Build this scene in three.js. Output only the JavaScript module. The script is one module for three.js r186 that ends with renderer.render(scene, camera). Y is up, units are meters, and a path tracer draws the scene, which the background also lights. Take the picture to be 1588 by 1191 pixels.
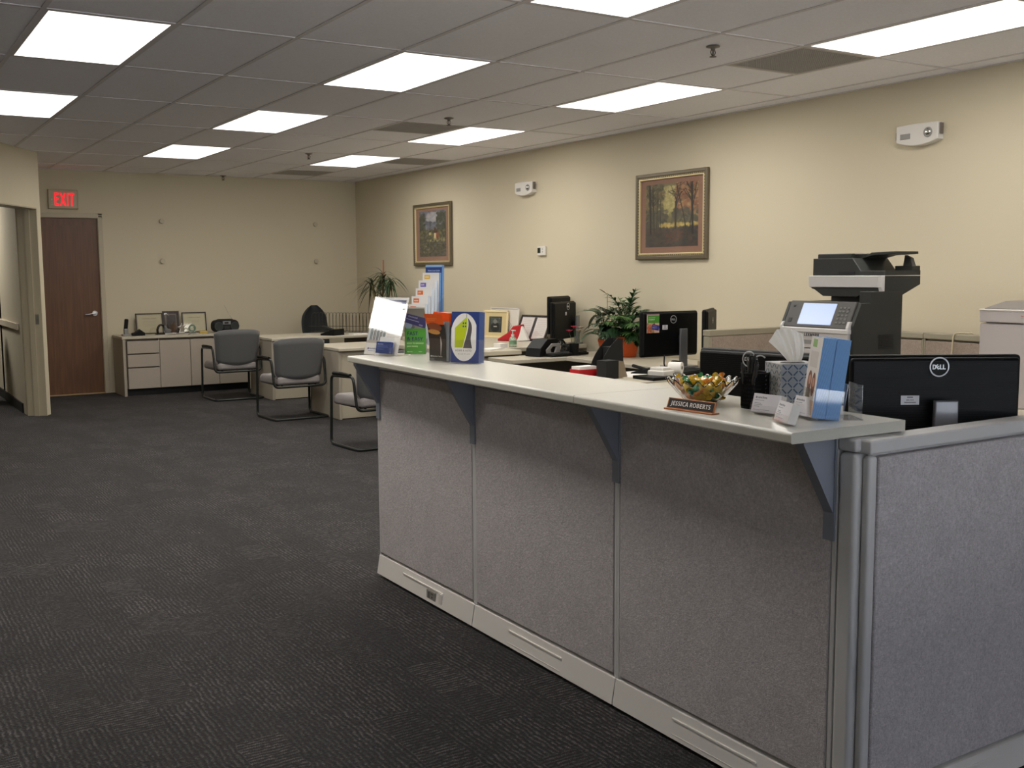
import * as THREE from 'three';
import { RoundedBoxGeometry } from 'three/addons/geometries/RoundedBoxGeometry.js';
import { TextGeometry } from 'three/addons/geometries/TextGeometry.js';
import { FontLoader } from 'three/addons/loaders/FontLoader.js';
import { mergeGeometries } from 'three/addons/utils/BufferGeometryUtils.js';
import { RectAreaLightUniformsLib } from 'three/addons/lights/RectAreaLightUniformsLib.js';

// ---------- camera, sky, exposure ----------
const renderer = new THREE.WebGLRenderer({ antialias: true });
renderer.toneMapping = THREE.LinearToneMapping;
renderer.toneMappingExposure = 1.06;
renderer.shadowMap.enabled = true;
RectAreaLightUniformsLib.init();
const scene = new THREE.Scene();
const camera = new THREE.PerspectiveCamera(2 * Math.atan(595.5 / 1630.67) * 180 / Math.PI, 1588 / 1191, 0.05, 200);
{
  const yaw = 0.5635, pitch = -0.1064, roll = -0.0062;
  camera.position.set(-5.92, 1.4284, 13.3052);
  camera.rotation.order = 'YXZ';
  camera.rotation.set(pitch, -yaw, roll);
}
scene.background = new THREE.Color(0.74, 0.83, 1.0);   // overcast daylight beyond the shop windows behind the camera
scene.backgroundIntensity = 1.4;
const sun = new THREE.DirectionalLight('#ffffff', 40); sun.position.set(6, 40, -26); sun.castShadow = true; sun.shadow.mapSize.set(2048, 2048);
Object.assign(sun.shadow.camera, { left: -40, right: 40, top: 40, bottom: -40, near: 1, far: 120 }); scene.add(sun, sun.target);   // behind the building: it only lights the pavement outside
const TROFFER = 8.6;                                   // radiance of one ceiling panel
const TROFFER_COLOR = new THREE.Color(1.0, 0.955, 0.895);
const H = 2.642;                                       // ceiling height

// ---------- helpers ----------
let seed = 7;
function rnd() { seed = (seed * 1664525 + 1013904223) >>> 0; return seed / 4294967296; }
const rr = (a, b) => a + (b - a) * rnd();
const used = {};
function numbered(n) { const k = used[n] = (used[n] ?? -1) + 1; return k ? n + '_' + String(k).padStart(3, '0') : n; }
function T(name, label, category, p = [0, 0, 0], ry = 0, group) {
  const g = new THREE.Group(); g.name = numbered(name); g.position.set(...p); g.rotation.y = ry;
  g.userData = { label, category }; if (group) g.userData.group = group;
  scene.add(g); return g;
}
function obj(name, geo, mat, parent = scene) {
  const g = Array.isArray(geo) ? mg(geo) : geo;
  const m = new THREE.Mesh(g, mat); m.name = parent === scene ? numbered(name) : name;
  m.castShadow = true; m.receiveShadow = true; parent.add(m); return m;
}
function single(name, label, category, geo, mat, group) {
  const m = obj(name, geo, mat); m.userData = { label, category }; if (group) m.userData.group = group; return m;
}
function struct(name, geo, mat) { const m = obj(name, geo, mat); m.userData.kind = 'structure'; return m; }
function structGroup(name) { const g = new THREE.Group(); g.name = name; g.userData.kind = 'structure'; scene.add(g); return g; }
function dup(root, label, p, ry, group) {
  const c = root.clone(); c.name = numbered(root.name.replace(/_\d{3}$/, '')); c.userData = { ...root.userData, label };
  if (group) c.userData.group = group;
  c.position.set(...p); if (ry !== undefined) c.rotation.y = ry; scene.add(c); return c;
}
function mg(list) {
  const l = list.map((g) => { let q = g.index ? g.toNonIndexed() : g.clone(); for (const k of Object.keys(q.attributes)) if (!['position', 'normal', 'uv'].includes(k)) q.deleteAttribute(k); return q; });
  return mergeGeometries(l, false);
}
// uv in metres from the dominant axis of the normal
function muv(g) {
  g = g.index ? g.toNonIndexed() : g; const p = g.attributes.position, n = g.attributes.normal, uv = new Float32Array(p.count * 2);
  for (let i = 0; i < p.count; i++) {
    const ax = Math.abs(n.getX(i)), ay = Math.abs(n.getY(i)), az = Math.abs(n.getZ(i));
    if (ay >= ax && ay >= az) { uv[2 * i] = p.getX(i); uv[2 * i + 1] = p.getZ(i); }
    else if (ax >= az) { uv[2 * i] = p.getZ(i); uv[2 * i + 1] = p.getY(i); }
    else { uv[2 * i] = p.getX(i); uv[2 * i + 1] = p.getY(i); }
  }
  g.setAttribute('uv', new THREE.BufferAttribute(uv, 2)); return g;
}
// box from its two corners
function bx(x0, y0, z0, x1, y1, z1, r = 0) {
  const w = Math.abs(x1 - x0), h = Math.abs(y1 - y0), d = Math.abs(z1 - z0);
  const g = r > 0 ? new RoundedBoxGeometry(w, h, d, 2, Math.min(r, w / 2.01, h / 2.01, d / 2.01)) : new THREE.BoxGeometry(w, h, d);
  g.translate((x0 + x1) / 2, (y0 + y1) / 2, (z0 + z1) / 2); return muv(g);
}
const cbx = (w, h, d, x, y, z, r = 0) => bx(x - w / 2, y - h / 2, z - d / 2, x + w / 2, y + h / 2, z + d / 2, r);
const V = (x, y, z) => new THREE.Vector3(x, y, z);
function cyl(r0, r1, h, x, y, z, seg = 20) { const g = new THREE.CylinderGeometry(r1, r0, h, seg); g.translate(x, y + h / 2, z); return g; }
function tube(pts, r, seg = 40, rad = 8, closed = false, tension = 0.5) {
  return new THREE.TubeGeometry(new THREE.CatmullRomCurve3(pts.map((p) => Array.isArray(p) ? V(...p) : p), closed, 'catmullrom', tension), seg, r, rad, closed);
}
// polyline tube with rounded corners
function pipe(pts, r, bend = 0.04, closed = false, rad = 10) {
  const P = pts.map((p) => V(...p)), path = new THREE.CurvePath(), n = P.length; let prev = null, first = null;
  for (let i = 0; i < n; i++) {
    if (!closed && (i === 0 || i === n - 1)) { if (i) path.add(new THREE.LineCurve3(prev, P[i])); prev = prev ?? P[i]; if (i === 0) prev = P[0]; continue; }
    const a = P[(i + n - 1) % n], b = P[i], c = P[(i + 1) % n];
    const e = b.clone().add(a.clone().sub(b).setLength(Math.min(bend, a.distanceTo(b) * 0.45))), f = b.clone().add(c.clone().sub(b).setLength(Math.min(bend, c.distanceTo(b) * 0.45)));
    if (prev) path.add(new THREE.LineCurve3(prev, e)); else first = e;
    path.add(new THREE.QuadraticBezierCurve3(e, b, f)); prev = f;
  }
  if (closed) path.add(new THREE.LineCurve3(prev, first));
  // sample each piece evenly so corners stay round
  const s = []; for (const c of path.curves) { const k = c.isLineCurve3 ? 2 : 6; for (let i = 0; i < k; i++) s.push(c.getPoint(i / k)); }
  if (!closed) s.push(P[n - 1]);
  const q = new THREE.CatmullRomCurve3(s, closed, 'centripetal');
  return new THREE.TubeGeometry(q, s.length * 4, r, rad, closed);
}
function ext(pts, depth, bevel = 0) {
  const s = new THREE.Shape(pts.map((p) => new THREE.Vector2(...p)));
  return new THREE.ExtrudeGeometry(s, bevel ? { depth: depth - 2 * bevel, bevelEnabled: true, bevelSize: bevel, bevelThickness: bevel, bevelSegments: 2, bevelOffset: -bevel } : { depth, bevelEnabled: false });
}
const rot = (g, x = 0, y = 0, z = 0) => { g.rotateX(x); g.rotateY(y); g.rotateZ(z); return g; };
const tr = (g, x, y, z) => { g.translate(x, y, z); return g; };
function std(color, roughness = 0.6, o = {}) { return new THREE.MeshStandardMaterial({ color, roughness, ...o }); }
function phys(o) { return new THREE.MeshPhysicalMaterial(o); }
function dataTex(w, h, fn, srgb, rep) {
  const a = new Uint8Array(w * h * 4);
  for (let y = 0; y < h; y++) for (let x = 0; x < w; x++) {
    const c = fn(x, y), i = (y * w + x) * 4;
    if (Array.isArray(c)) { a[i] = c[0]; a[i + 1] = c[1]; a[i + 2] = c[2]; } else a[i] = a[i + 1] = a[i + 2] = c;
    a[i + 3] = 255;
  }
  const t = new THREE.DataTexture(a, w, h); t.wrapS = t.wrapT = THREE.RepeatWrapping; t.magFilter = THREE.LinearFilter; t.minFilter = THREE.LinearMipmapLinearFilter; t.generateMipmaps = true;
  if (srgb) t.colorSpace = THREE.SRGBColorSpace; if (rep) t.repeat.set(rep, rep); t.needsUpdate = true; return t;
}
// tileable value noise
function tnoise(n, s) {
  const g = new Float32Array(n * n); let q = s >>> 0 || 1; for (let i = 0; i < n * n; i++) { q = (q * 1664525 + 1013904223) >>> 0; g[i] = q / 4294967296; }
  return (u, v) => { // u,v in 0..1
    const x = u * n, y = v * n, xi = Math.floor(x), yi = Math.floor(y), f = x - xi, h = y - yi, a = f * f * (3 - 2 * f), b = h * h * (3 - 2 * h);
    const G = (i, j) => g[(((j % n) + n) % n) * n + (((i % n) + n) % n)];
    return (G(xi, yi) * (1 - a) + G(xi + 1, yi) * a) * (1 - b) + (G(xi, yi + 1) * (1 - a) + G(xi + 1, yi + 1) * a) * b;
  };
}
function canvasTex(w, h, draw) {
  const c = document.createElement('canvas'); c.width = w; c.height = h; const x = c.getContext('2d'); draw(x, w, h);
  const t = new THREE.CanvasTexture(c); t.colorSpace = THREE.SRGBColorSpace; t.anisotropy = 8; return t;
}
const clampB = (v) => Math.max(0, Math.min(255, v | 0));
// a printed face: quad in the XY plane facing +z, uv 0..1
function face(w, h, x = 0, y = 0, z = 0) { const g = new THREE.PlaneGeometry(w, h); g.translate(x, y, z); return g; }
function print(tex, rough = 0.6, o = {}) { return new THREE.MeshStandardMaterial({ map: tex, roughness: rough, ...o }); }

// ---------- materials ----------
const wallBump = (() => { const a = tnoise(128, 3), b = tnoise(256, 9); return dataTex(512, 512, (x, y) => clampB(128 + 80 * (a(x / 512, y / 512) - 0.5) + 90 * (b(x / 512, y / 512) - 0.5)), false, 1.6); })();
const M = {};
M.wall = std('#cdc3aa', 0.82, { bumpMap: wallBump, bumpScale: 0.0006 });
M.wallBack = M.wall;
M.trimPaint = std('#b9ae97', 0.5);
M.frame = std('#b3a890', 0.45);
const tileN = tnoise(512, 21), tileN2 = tnoise(64, 5);
const tileTex = dataTex(1024, 1024, (x, y) => { const v = tileN(x / 1024, y / 1024), w = tileN2(x / 1024, y / 1024), p = v > 0.86 ? -14 : 0; return [clampB(240 + (w - 0.5) * 6 + p), clampB(239 + (w - 0.5) * 6 + p), clampB(245 + (w - 0.5) * 6 + p)]; }, true, 1.64);
const tileBump = dataTex(1024, 1024, (x, y) => { const v = tileN(x / 1024, y / 1024); return clampB(v > 0.82 ? 90 : 170 + 40 * v); }, false, 1.64);
M.tile = std('#ffffff', 0.95, { map: tileTex, bumpMap: tileBump, bumpScale: 0.001 });
M.grid = std('#d6d2d4', 0.7);
M.plenum = std('#777370', 0.9);
M.blackCove = std('#0e0e10', 0.55);
// carpet: loop pile, ribs in blocks turned two ways
const carpet = (() => {
  const N = 2048, cells = 14, kinds = []; seed = 11; for (let i = 0; i < cells * cells; i++) kinds.push([rnd(), rnd(), rnd()]);
  const fine = tnoise(512, 77), mid = tnoise(150, 5), big = tnoise(9, 13), warp = tnoise(40, 31);
  const hgt = new Float32Array(N * N);
  for (let y = 0; y < N; y++) for (let x = 0; x < N; x++) {
    const u = x / N, v = y / N, wx = (warp(u, v) - 0.5) * 0.004 + (mid(v, u) - 0.5) * 0.003, wy = (warp(v, u) - 0.5) * 0.004 + (mid(u, v) - 0.5) * 0.003;
    const U = u + wx, W2 = v + wy, col = Math.floor(((U % 1) + 1) % 1 * cells), off = (col * 0.37) % 1;
    const row = Math.floor(((((W2 + off) % 1) + 1) % 1) * (cells / 2)); const k = kinds[row * cells + col];
    const along = k[0] < 0.64 ? 1 : 0, R = 112; // rib pitch 1/126 of the repeat (about 16 mm)
    const t = along ? U * R : W2 * R, s = along ? W2 * 300 : U * 300;
    const rib = 0.5 + 0.5 * Math.cos(2 * Math.PI * t), loop = 0.5 + 0.5 * Math.cos(2 * Math.PI * (s + 0.5 * Math.floor(t)) + 3 * mid(u, v));
    hgt[y * N + x] = Math.min(1, Math.max(0, (0.45 + 0.55 * k[1]) * Math.pow(rib, 1.2) * (0.3 + 0.7 * loop) * (0.15 + 1.2 * mid(u, v)) + 0.5 * (fine(u, v) - 0.3) * (0.6 + 0.4 * k[2])));
  }
  const map = dataTex(N, N, (x, y) => { const h = hgt[y * N + x], u = x / N, v = y / N, b = 0.92 + 0.16 * big(u, v), f = fine(v, u); const L = (25 + 84 * Math.pow(h, 1.1) + (f > 0.8 ? 16 : 0)) * b; return [clampB(L * 1.02), clampB(L * 0.97), clampB(L * 0.965)]; }, true, 1 / 2);
  const bump = dataTex(N, N, (x, y) => clampB(255 * hgt[y * N + x]), false, 1 / 2);
  return std('#ffffff', 0.96, { map, bumpMap: bump, bumpScale: 0.004 });
})();
// panel cloth: heather weave
const cloth = (() => {
  const N = 1024, a = tnoise(512, 41), b = tnoise(90, 43), c = tnoise(12, 47), d = tnoise(256, 49);
  const f = (x, y) => { const u = x / N, v = y / N; return 0.45 * (a(u, v * 0.25) - 0.5) + 0.45 * (a(u * 0.25, v) - 0.5) + 0.35 * (d(u, v) - 0.5) + 0.3 * (b(u, v) - 0.5); };
  const map = dataTex(N, N, (x, y) => { const L = 196 + 50 * f(x, y) + 7 * (c(x / N, y / N) - 0.5); return [clampB(L * 1.01), clampB(L * 0.975), clampB(L * 0.975)]; }, true, 1.5);
  const bump = dataTex(N, N, (x, y) => clampB(128 + 200 * f(x, y)), false, 1.5);
  return std('#ffffff', 0.93, { map, bumpMap: bump, bumpScale: 0.0012 });
})();
M.panelMetal = std('#d8d6d4', 0.48, { metalness: 0.05 });
M.kick = std('#ebe6df', 0.5);
M.bracket = std('#8d929d', 0.42, { metalness: 0.1 });
M.dark = std('#111213', 0.5);
const lamTex = (() => { const a = tnoise(512, 61), b = tnoise(300, 67); return dataTex(1024, 1024, (x, y) => { const L = 205 + 12 * (a(x / 1024, y / 1024) - 0.5) + (b(x / 1024, y / 1024) > 0.83 ? -7 : 0); return [clampB(L), clampB(L * 0.985), clampB(L * 0.925)]; }, true, 3); })();
M.laminate = phys({ map: lamTex, roughness: 0.34, clearcoat: 0.35, clearcoatRoughness: 0.22 });
M.desk = phys({ color: '#bdb5a3', roughness: 0.42, clearcoat: 0.15, clearcoatRoughness: 0.3 });
M.deskSide = std('#a39a8a', 0.6);
M.deskFront = std('#b4aa96', 0.55);
M.cred = std('#a89d8f', 0.55);
M.black = phys({ color: '#0c0d0e', roughness: 0.5, specularIntensity: 0.45 });
M.blackGloss = std('#0c0d0e', 0.22);
M.blackMatte = std('#151616', 0.8);
M.chairShell = (() => { const a = tnoise(256, 81); return std('#ffffff', 0.85, { map: dataTex(512, 512, (x, y) => clampB(88 + 20 * (a(x / 512, y / 512) - 0.5)), true, 4) }); })();
M.chairPad = (() => { const a = tnoise(256, 83); return std('#ffffff', 0.92, { map: dataTex(512, 512, (x, y) => { const L = 150 + 40 * (a(x / 512, y / 512) - 0.5); return [clampB(L), clampB(L * 0.96), clampB(L * 0.95)]; }, true, 4) }); })();
M.chairTube = std('#2b2e2c', 0.3, { metalness: 0.35 });
M.officeBlack = std('#23272a', 0.8);
M.chrome = std('#c8c8c6', 0.22, { metalness: 1 });
M.steel = std('#8f8f8d', 0.38, { metalness: 0.7 });
M.silver = std('#8d8e92', 0.35, { metalness: 0.55 });
M.whitePlastic = std('#d9d5ce', 0.45);
M.greyPlastic = std('#8f8d8a', 0.5);
M.paper = std('#e9e6e0', 0.8);
M.paperGrey = std('#cfcac4', 0.8);
M.red = std('#b3161d', 0.5);
M.acrylic = phys({ color: '#ffffff', roughness: 0.04, transmission: 1, thickness: 0, ior: 1.49 });
M.orange = std('#d2581e', 0.5);
M.gold = std('#6d6350', 0.4, { metalness: 0.35 });
M.goldBright = std('#d8c99a', 0.3, { metalness: 0.35 });
M.brown = std('#2a1b14', 0.4);

// ---------- the room ----------
const font = await new FontLoader().loadAsync('fonts/droid/droid_sans_bold.typeface.json');
const Z1 = 17, X0 = -9.4;
struct('floor', bx(X0 - 0.2, -0.12, -3.2, 0.2, 0, Z1 + 0.2), carpet);
struct('wall_right', bx(0, 0, -0.15, 0.15, H + 0.3, Z1 + 0.2), M.wall);
// back wall with the opening of the exit door
const DX0 = -4.255, DX1 = -3.3307, DH = 2.087;
struct('wall_back', [bx(DX1 + 0.008, 0, -0.15, 0, H + 0.3, 0), bx(DX0 - 0.008, DH + 0.008, -0.15, DX1 + 0.008, H + 0.3, 0), bx(-4.42, 0, -0.15, DX0 - 0.008, H + 0.3, 0)], M.wall);
struct('wall_corridor', bx(-4.42, 0, -3.0, -4.348, H + 0.3, 1.60), M.wall);
struct('wall_inner_room', [bx(X0, 0, -3.15, -4.348, H + 0.3, -3.0)], M.wall);
struct('wall_left', bx(X0 - 0.15, 0, -3.15, X0, H + 0.3, Z1 + 0.2), M.wall);
struct('baseboard_corridor', bx(-4.434, 0, -3.0, -4.42, 0.102, 1.44, 0.003), M.blackCove);
// angled wall with the doorway of the inner room; local x runs from the corner towards the camera side, z into the room
const ang = new THREE.Group(); ang.name = 'wall_angled'; ang.userData.kind = 'structure'; ang.position.set(-4.348, 0, 1.612); scene.add(ang);
ang.rotation.y = Math.atan2(-0.866, -0.5); // local +x -> (-.5, 0, .866)
{
  const t0 = 0, t1 = 0.17, ow0 = 0.11, ow1 = 1.42, oh = 2.09;   // thickness lies on local -z or +z, found below
  const q = -1; // local -z is the inner room side
  const zf = 0, zb = q * t1;
  obj('wall_body', [bx(0, 0, zf, ow0, H + 0.3, zb), bx(ow0, oh, zf, ow1, H + 0.3, zb), bx(ow1, 0, zf, 1.72, H + 0.3, zb)], M.wall, ang);
  obj('door_frame', [bx(ow0 - 0.045, 0, 0, ow0 + 0.012, oh + 0.045, 0.014), bx(ow0, 0, 0.002, ow0 + 0.012, oh, zb - 0.01), bx(ow0 + 0.012, 0, -0.06, ow0 + 0.026, oh - 0.012, -0.11),
    bx(ow0, oh - 0.012, 0.002, ow1, oh + 0.0, zb - 0.01), bx(ow0 - 0.045, oh, 0, ow1 + 0.045, oh + 0.045, 0.014), bx(ow1 - 0.012, 0, 0.002, ow1, oh, zb - 0.01), bx(ow1 - 0.012, 0, 0, ow1 + 0.045, oh + 0.045, 0.014)], M.frame, ang);
  obj('strike_plate', [bx(ow0 + 0.011, 0.93, -0.115, ow0 + 0.0145, 1.03, -0.15), bx(ow0 + 0.011, 0.96, -0.125, ow0 + 0.0155, 1.0, -0.14)], M.steel, ang);
  obj('baseboard', bx(0.0, 0, 0, 0.062, 0.102, 0.008, 0.002), M.blackCove, ang);
}
struct('wall_side_return', bx(X0, 0, 2.92, -5.17, H + 0.3, 3.06), M.wall);
struct('trim_chair_rail', bx(-4.445, 0.86, -3.0, -4.42, 0.93, 1.42, 0.006), std('#d6cab2', 0.45));
struct('pavement', bx(-45, -0.3, Z1 + 0.3, 40, -0.14, Z1 + 60), std('#b4b6b8', 0.9));
// front wall: shop windows behind the camera
{
  const wf = structGroup('wall_front');
  obj('wall_body', [bx(X0, 0, Z1, 0, 0.35, Z1 + 0.15), bx(X0, 2.4, Z1, 0, H + 0.3, Z1 + 0.15), bx(X0, 0.35, Z1, -7.3, 2.4, Z1 + 0.15), bx(-0.5, 0.35, Z1, 0, 2.4, Z1 + 0.15)], M.wall, wf);
  for (let i = 0; i < 5; i++) {
    const a = -7.3 + i * 1.36, w = structGroup('window_' + (i + 1));
    obj('window_frame', [bx(a, 0.35, Z1 + 0.03, a + 0.05, 2.4, Z1 + 0.11), bx(a + 1.31, 0.35, Z1 + 0.03, a + 1.36, 2.4, Z1 + 0.11), bx(a + 0.05, 0.35, Z1 + 0.03, a + 1.31, 0.4, Z1 + 0.11), bx(a + 0.05, 2.35, Z1 + 0.03, a + 1.31, 2.4, Z1 + 0.11)], M.steel, w);
    obj('pane', bx(a + 0.05, 0.4, Z1 + 0.065, a + 1.31, 2.35, Z1 + 0.071), phys({ color: '#ffffff', roughness: 0, transmission: 1, thickness: 0, ior: 1.5 }), w);
  }
}
// ceiling: grid of lay-in tiles, 0.61 x 1.22 m
const GX = -3.238, GZ = 6.728, NCX = [-8, 5], cellSpecial = {};
const lightCols = { D: GX - 3.66, A: GX - 1.83, B: GX, C: GX + 1.83 }, lightRows = [9.168, 6.728, 4.288, 1.848];
const lights = [];
for (const [c, r, label] of [
  ['D', 1, 'ceiling light panel over the open floor left of the view, outside the picture'],
  ['A', 0, 'ceiling light panel above the open carpet nearest the viewer, outside the picture'],
  ['A', 1, 'large ceiling light panel at the upper left, nearer of the two left ones'], ['A', 2, 'ceiling light panel cut by the left edge, above the doorway side'],
  ['B', 0, 'ceiling light panel cut by the top edge near the middle'], ['B', 1, 'large middle-row ceiling light panel, nearest wholly visible one of its row'],
  ['B', 2, 'middle-row ceiling light panel, second of three going back'], ['B', 3, 'smallest middle-row ceiling light panel nearest the exit door wall'],
  ['C', 0, 'long upper right ceiling light panel beside the grey return grille, cut by the edge'], ['C', 1, 'ceiling light panel near the right wall above the autumn woods picture'],
  ['C', 2, 'right-row ceiling light panel beside the mid vent and sprinkler'], ['C', 3, 'smallest right-row ceiling light panel near the far corner']])
  lights.push([lightCols[c], lightRows[r], label]);
const vents = [[GX + 1.83, 8.558, 'grey perforated ceiling return grille beside the long upper right light'], [GX + 1.22, 4.898, 'grey ceiling vent between the middle and right rows of lights'],
  [GX + 2.44, 2.458, 'grey ceiling vent close to the right wall beyond the last lights'], [GX + 1.83, 0.628, 'farthest grey ceiling vent near the back wall']];
{
  const ceil = structGroup('ceiling');
  obj('ceiling_deck', bx(X0 - 0.15, H + 0.12, -3.15, 0.15, H + 0.3, Z1 + 0.2), M.plenum, ceil);
  const tg = {};
  const tileGeo = (w, d) => { const k = w.toFixed(3) + d.toFixed(3); if (!tg[k]) { tg[k] = bx(0.008, 0.004, 0.008, w - 0.008, 0.024, d - 0.008); } return tg[k]; };
  const put = (x, z, w, d, big) => { const m = obj('ceiling_tile', tileGeo(w, d), M.tile, ceil); m.position.set(x, H, z); };
  const xs = []; for (let k = -11; k <= 5; k++) xs.push(GX + 0.61 * k); xs[0] = Math.max(xs[0], X0);
  const bar = bx(-0.012, 0, 0, 0.012, 0.02, Z1 + 0.2);
  for (const x of xs) { const m = obj('grid_bar', bar, M.grid, ceil); m.position.set(x, H, -0.05); }
  const zs = []; for (let k = -6; k <= 9; k++) zs.push(GZ + 1.22 * k);
  const tee = bx(0.012, 0, -0.012, 0.598, 0.02, 0.012);
  for (let i = 0; i < xs.length; i++) {
    const x = xs[i], w = i === xs.length - 1 ? 0 - x : xs[i + 1] - x;
    for (const z of zs) {
      const z0 = Math.max(z, 0), z1 = Math.min(z + 1.22, Z1); if (z1 - z0 < 0.05) continue;
      if (i < xs.length - 1) { const m = obj('grid_bar', tee, M.grid, ceil); m.position.set(x, H, z0); if (z0 === 0) m.position.z = 0.012; }
      if (lights.some((l) => Math.abs(l[0] - x) < 0.01 && Math.abs(l[1] - z) < 0.01)) continue;
      const v = vents.find((l) => Math.abs(l[0] - x) < 0.01 && l[1] >= z - 0.01 && l[1] < z + 1.2);
      if (v) { const near = v[1] > z + 0.3; put(x, near ? z : z + 0.61, w, 0.61); const m = obj('grid_bar', tee, M.grid, ceil); m.position.set(x, H, z + 0.61); continue; }
      put(x, z0, w, z1 - z0);
    }
  }
  // inner room behind the doorway: plain ceiling
  obj('inner_room_ceiling', bx(X0, H + 0.022, -3.0, -4.42, H + 0.05, 0), M.tile, ceil);
  obj('wall_angle', [bx(-0.022, H - 0.001, 0, 0, H + 0.02, Z1), bx(-4.348, H - 0.001, 0, -0.022, H + 0.02, 0.022)], M.grid, ceil);
}
// lights
function troffer(x, z, label, glow = TROFFER) {
  const t = T('ceiling_light', label, 'ceiling light', [x + 0.305, H, z + 0.61], 0, 'ceiling light panels'); const w = 0.61, l = 1.22, i = 0.027;
  obj('frame', [bx(-w / 2, 0, -l / 2, -w / 2 + i, 0.02, l / 2), bx(w / 2 - i, 0, -l / 2, w / 2, 0.02, l / 2), bx(-w / 2 + i, 0, -l / 2, w / 2 - i, 0.02, -l / 2 + i), bx(-w / 2 + i, 0, l / 2 - i, w / 2 - i, 0.02, l / 2)], M.grid, t);
  obj('housing', [bx(-w / 2 + 0.01, 0.02, -l / 2 + 0.01, w / 2 - 0.01, 0.1, l / 2 - 0.01)], M.whitePlastic, t);
  obj('diffuser', bx(-w / 2 + i, 0.006, -l / 2 + i, w / 2 - i, 0.014, l / 2 - i), std('#ffffff', 0.5, { emissive: TROFFER_COLOR, emissiveIntensity: 1.7 }), t);
  const a = new THREE.RectAreaLight(TROFFER_COLOR, glow, w - 2 * i, l - 2 * i); a.position.set(0, 0.003, 0); a.rotation.x = -Math.PI / 2; t.add(a);
  return t;
}
for (const [x, z, label] of lights) troffer(x, z, label);
troffer(-5.6, -1.0, 'ceiling light panel inside the bright room beyond the left doorway', 17);
for (const [x, z, label] of vents) {
  const v = T('ceiling_vent', label, 'vent', [x + 0.305, H, z + 0.305]);
  obj('frame', [bx(-0.298, 0, -0.298, -0.27, 0.012, 0.298), bx(0.27, 0, -0.298, 0.298, 0.012, 0.298), bx(-0.27, 0, -0.298, 0.27, 0.012, -0.27), bx(-0.27, 0, 0.27, 0.27, 0.012, 0.298)], M.greyVent ??= std('#b3aea8', 0.6), v);
  const cells = []; for (let i = 0; i <= 36; i++) { const s = -0.27 + i * 0.015; cells.push(cbx(0.004, 0.012, 0.54, s, 0.006, 0), cbx(0.54, 0.012, 0.004, 0, 0.006, s)); }
  const gr = obj('grille', cells, M.greyVent, v); gr.userData.kind = 'stuff';
  obj('backing', bx(-0.27, 0.03, -0.27, 0.27, 0.034, 0.27), M.ventDark ??= std('#8d8882', 0.9), v);
}
// sprinklers
{
  const s0 = T('sprinkler_head', 'nearest brass sprinkler head below the ceiling, right of the middle', 'sprinkler', [-1.837, H, 8.916]);
  const prof = [[0, 0], [0.038, 0], [0.038, -0.004], [0.02, -0.009], [0.012, -0.012], [0.012, -0.02], [0, -0.02]].map((p) => new THREE.Vector2(...p));
  const bronze = std('#5a5048', 0.4, { metalness: 0.6 });
  obj('escutcheon', new THREE.LatheGeometry(prof, 20), std('#7c746c', 0.45, { metalness: 0.3 }), s0);
  obj('body', [tube([[0.011, -0.018, 0], [0.016, -0.034, 0], [0.004, -0.052, 0]], 0.0028, 10, 6), tube([[-0.011, -0.018, 0], [-0.016, -0.034, 0], [-0.004, -0.052, 0]], 0.0028, 10, 6), cyl(0.004, 0.004, 0.034, 0, -0.052, 0, 8)], bronze, s0);
  obj('deflector', cyl(0.019, 0.019, 0.003, 0, -0.057, 0, 16), bronze, s0);
  dup(s0, 'sprinkler head right of the middle grey vent', [-1.78, H, 5.84]);
  dup(s0, 'sprinkler head left of the right-row far light panel', [-1.82, H, 2.95]);
  dup(s0, 'sprinkler head close to the top of the back wall', [-1.835, H, 0.12]);
}
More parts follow.
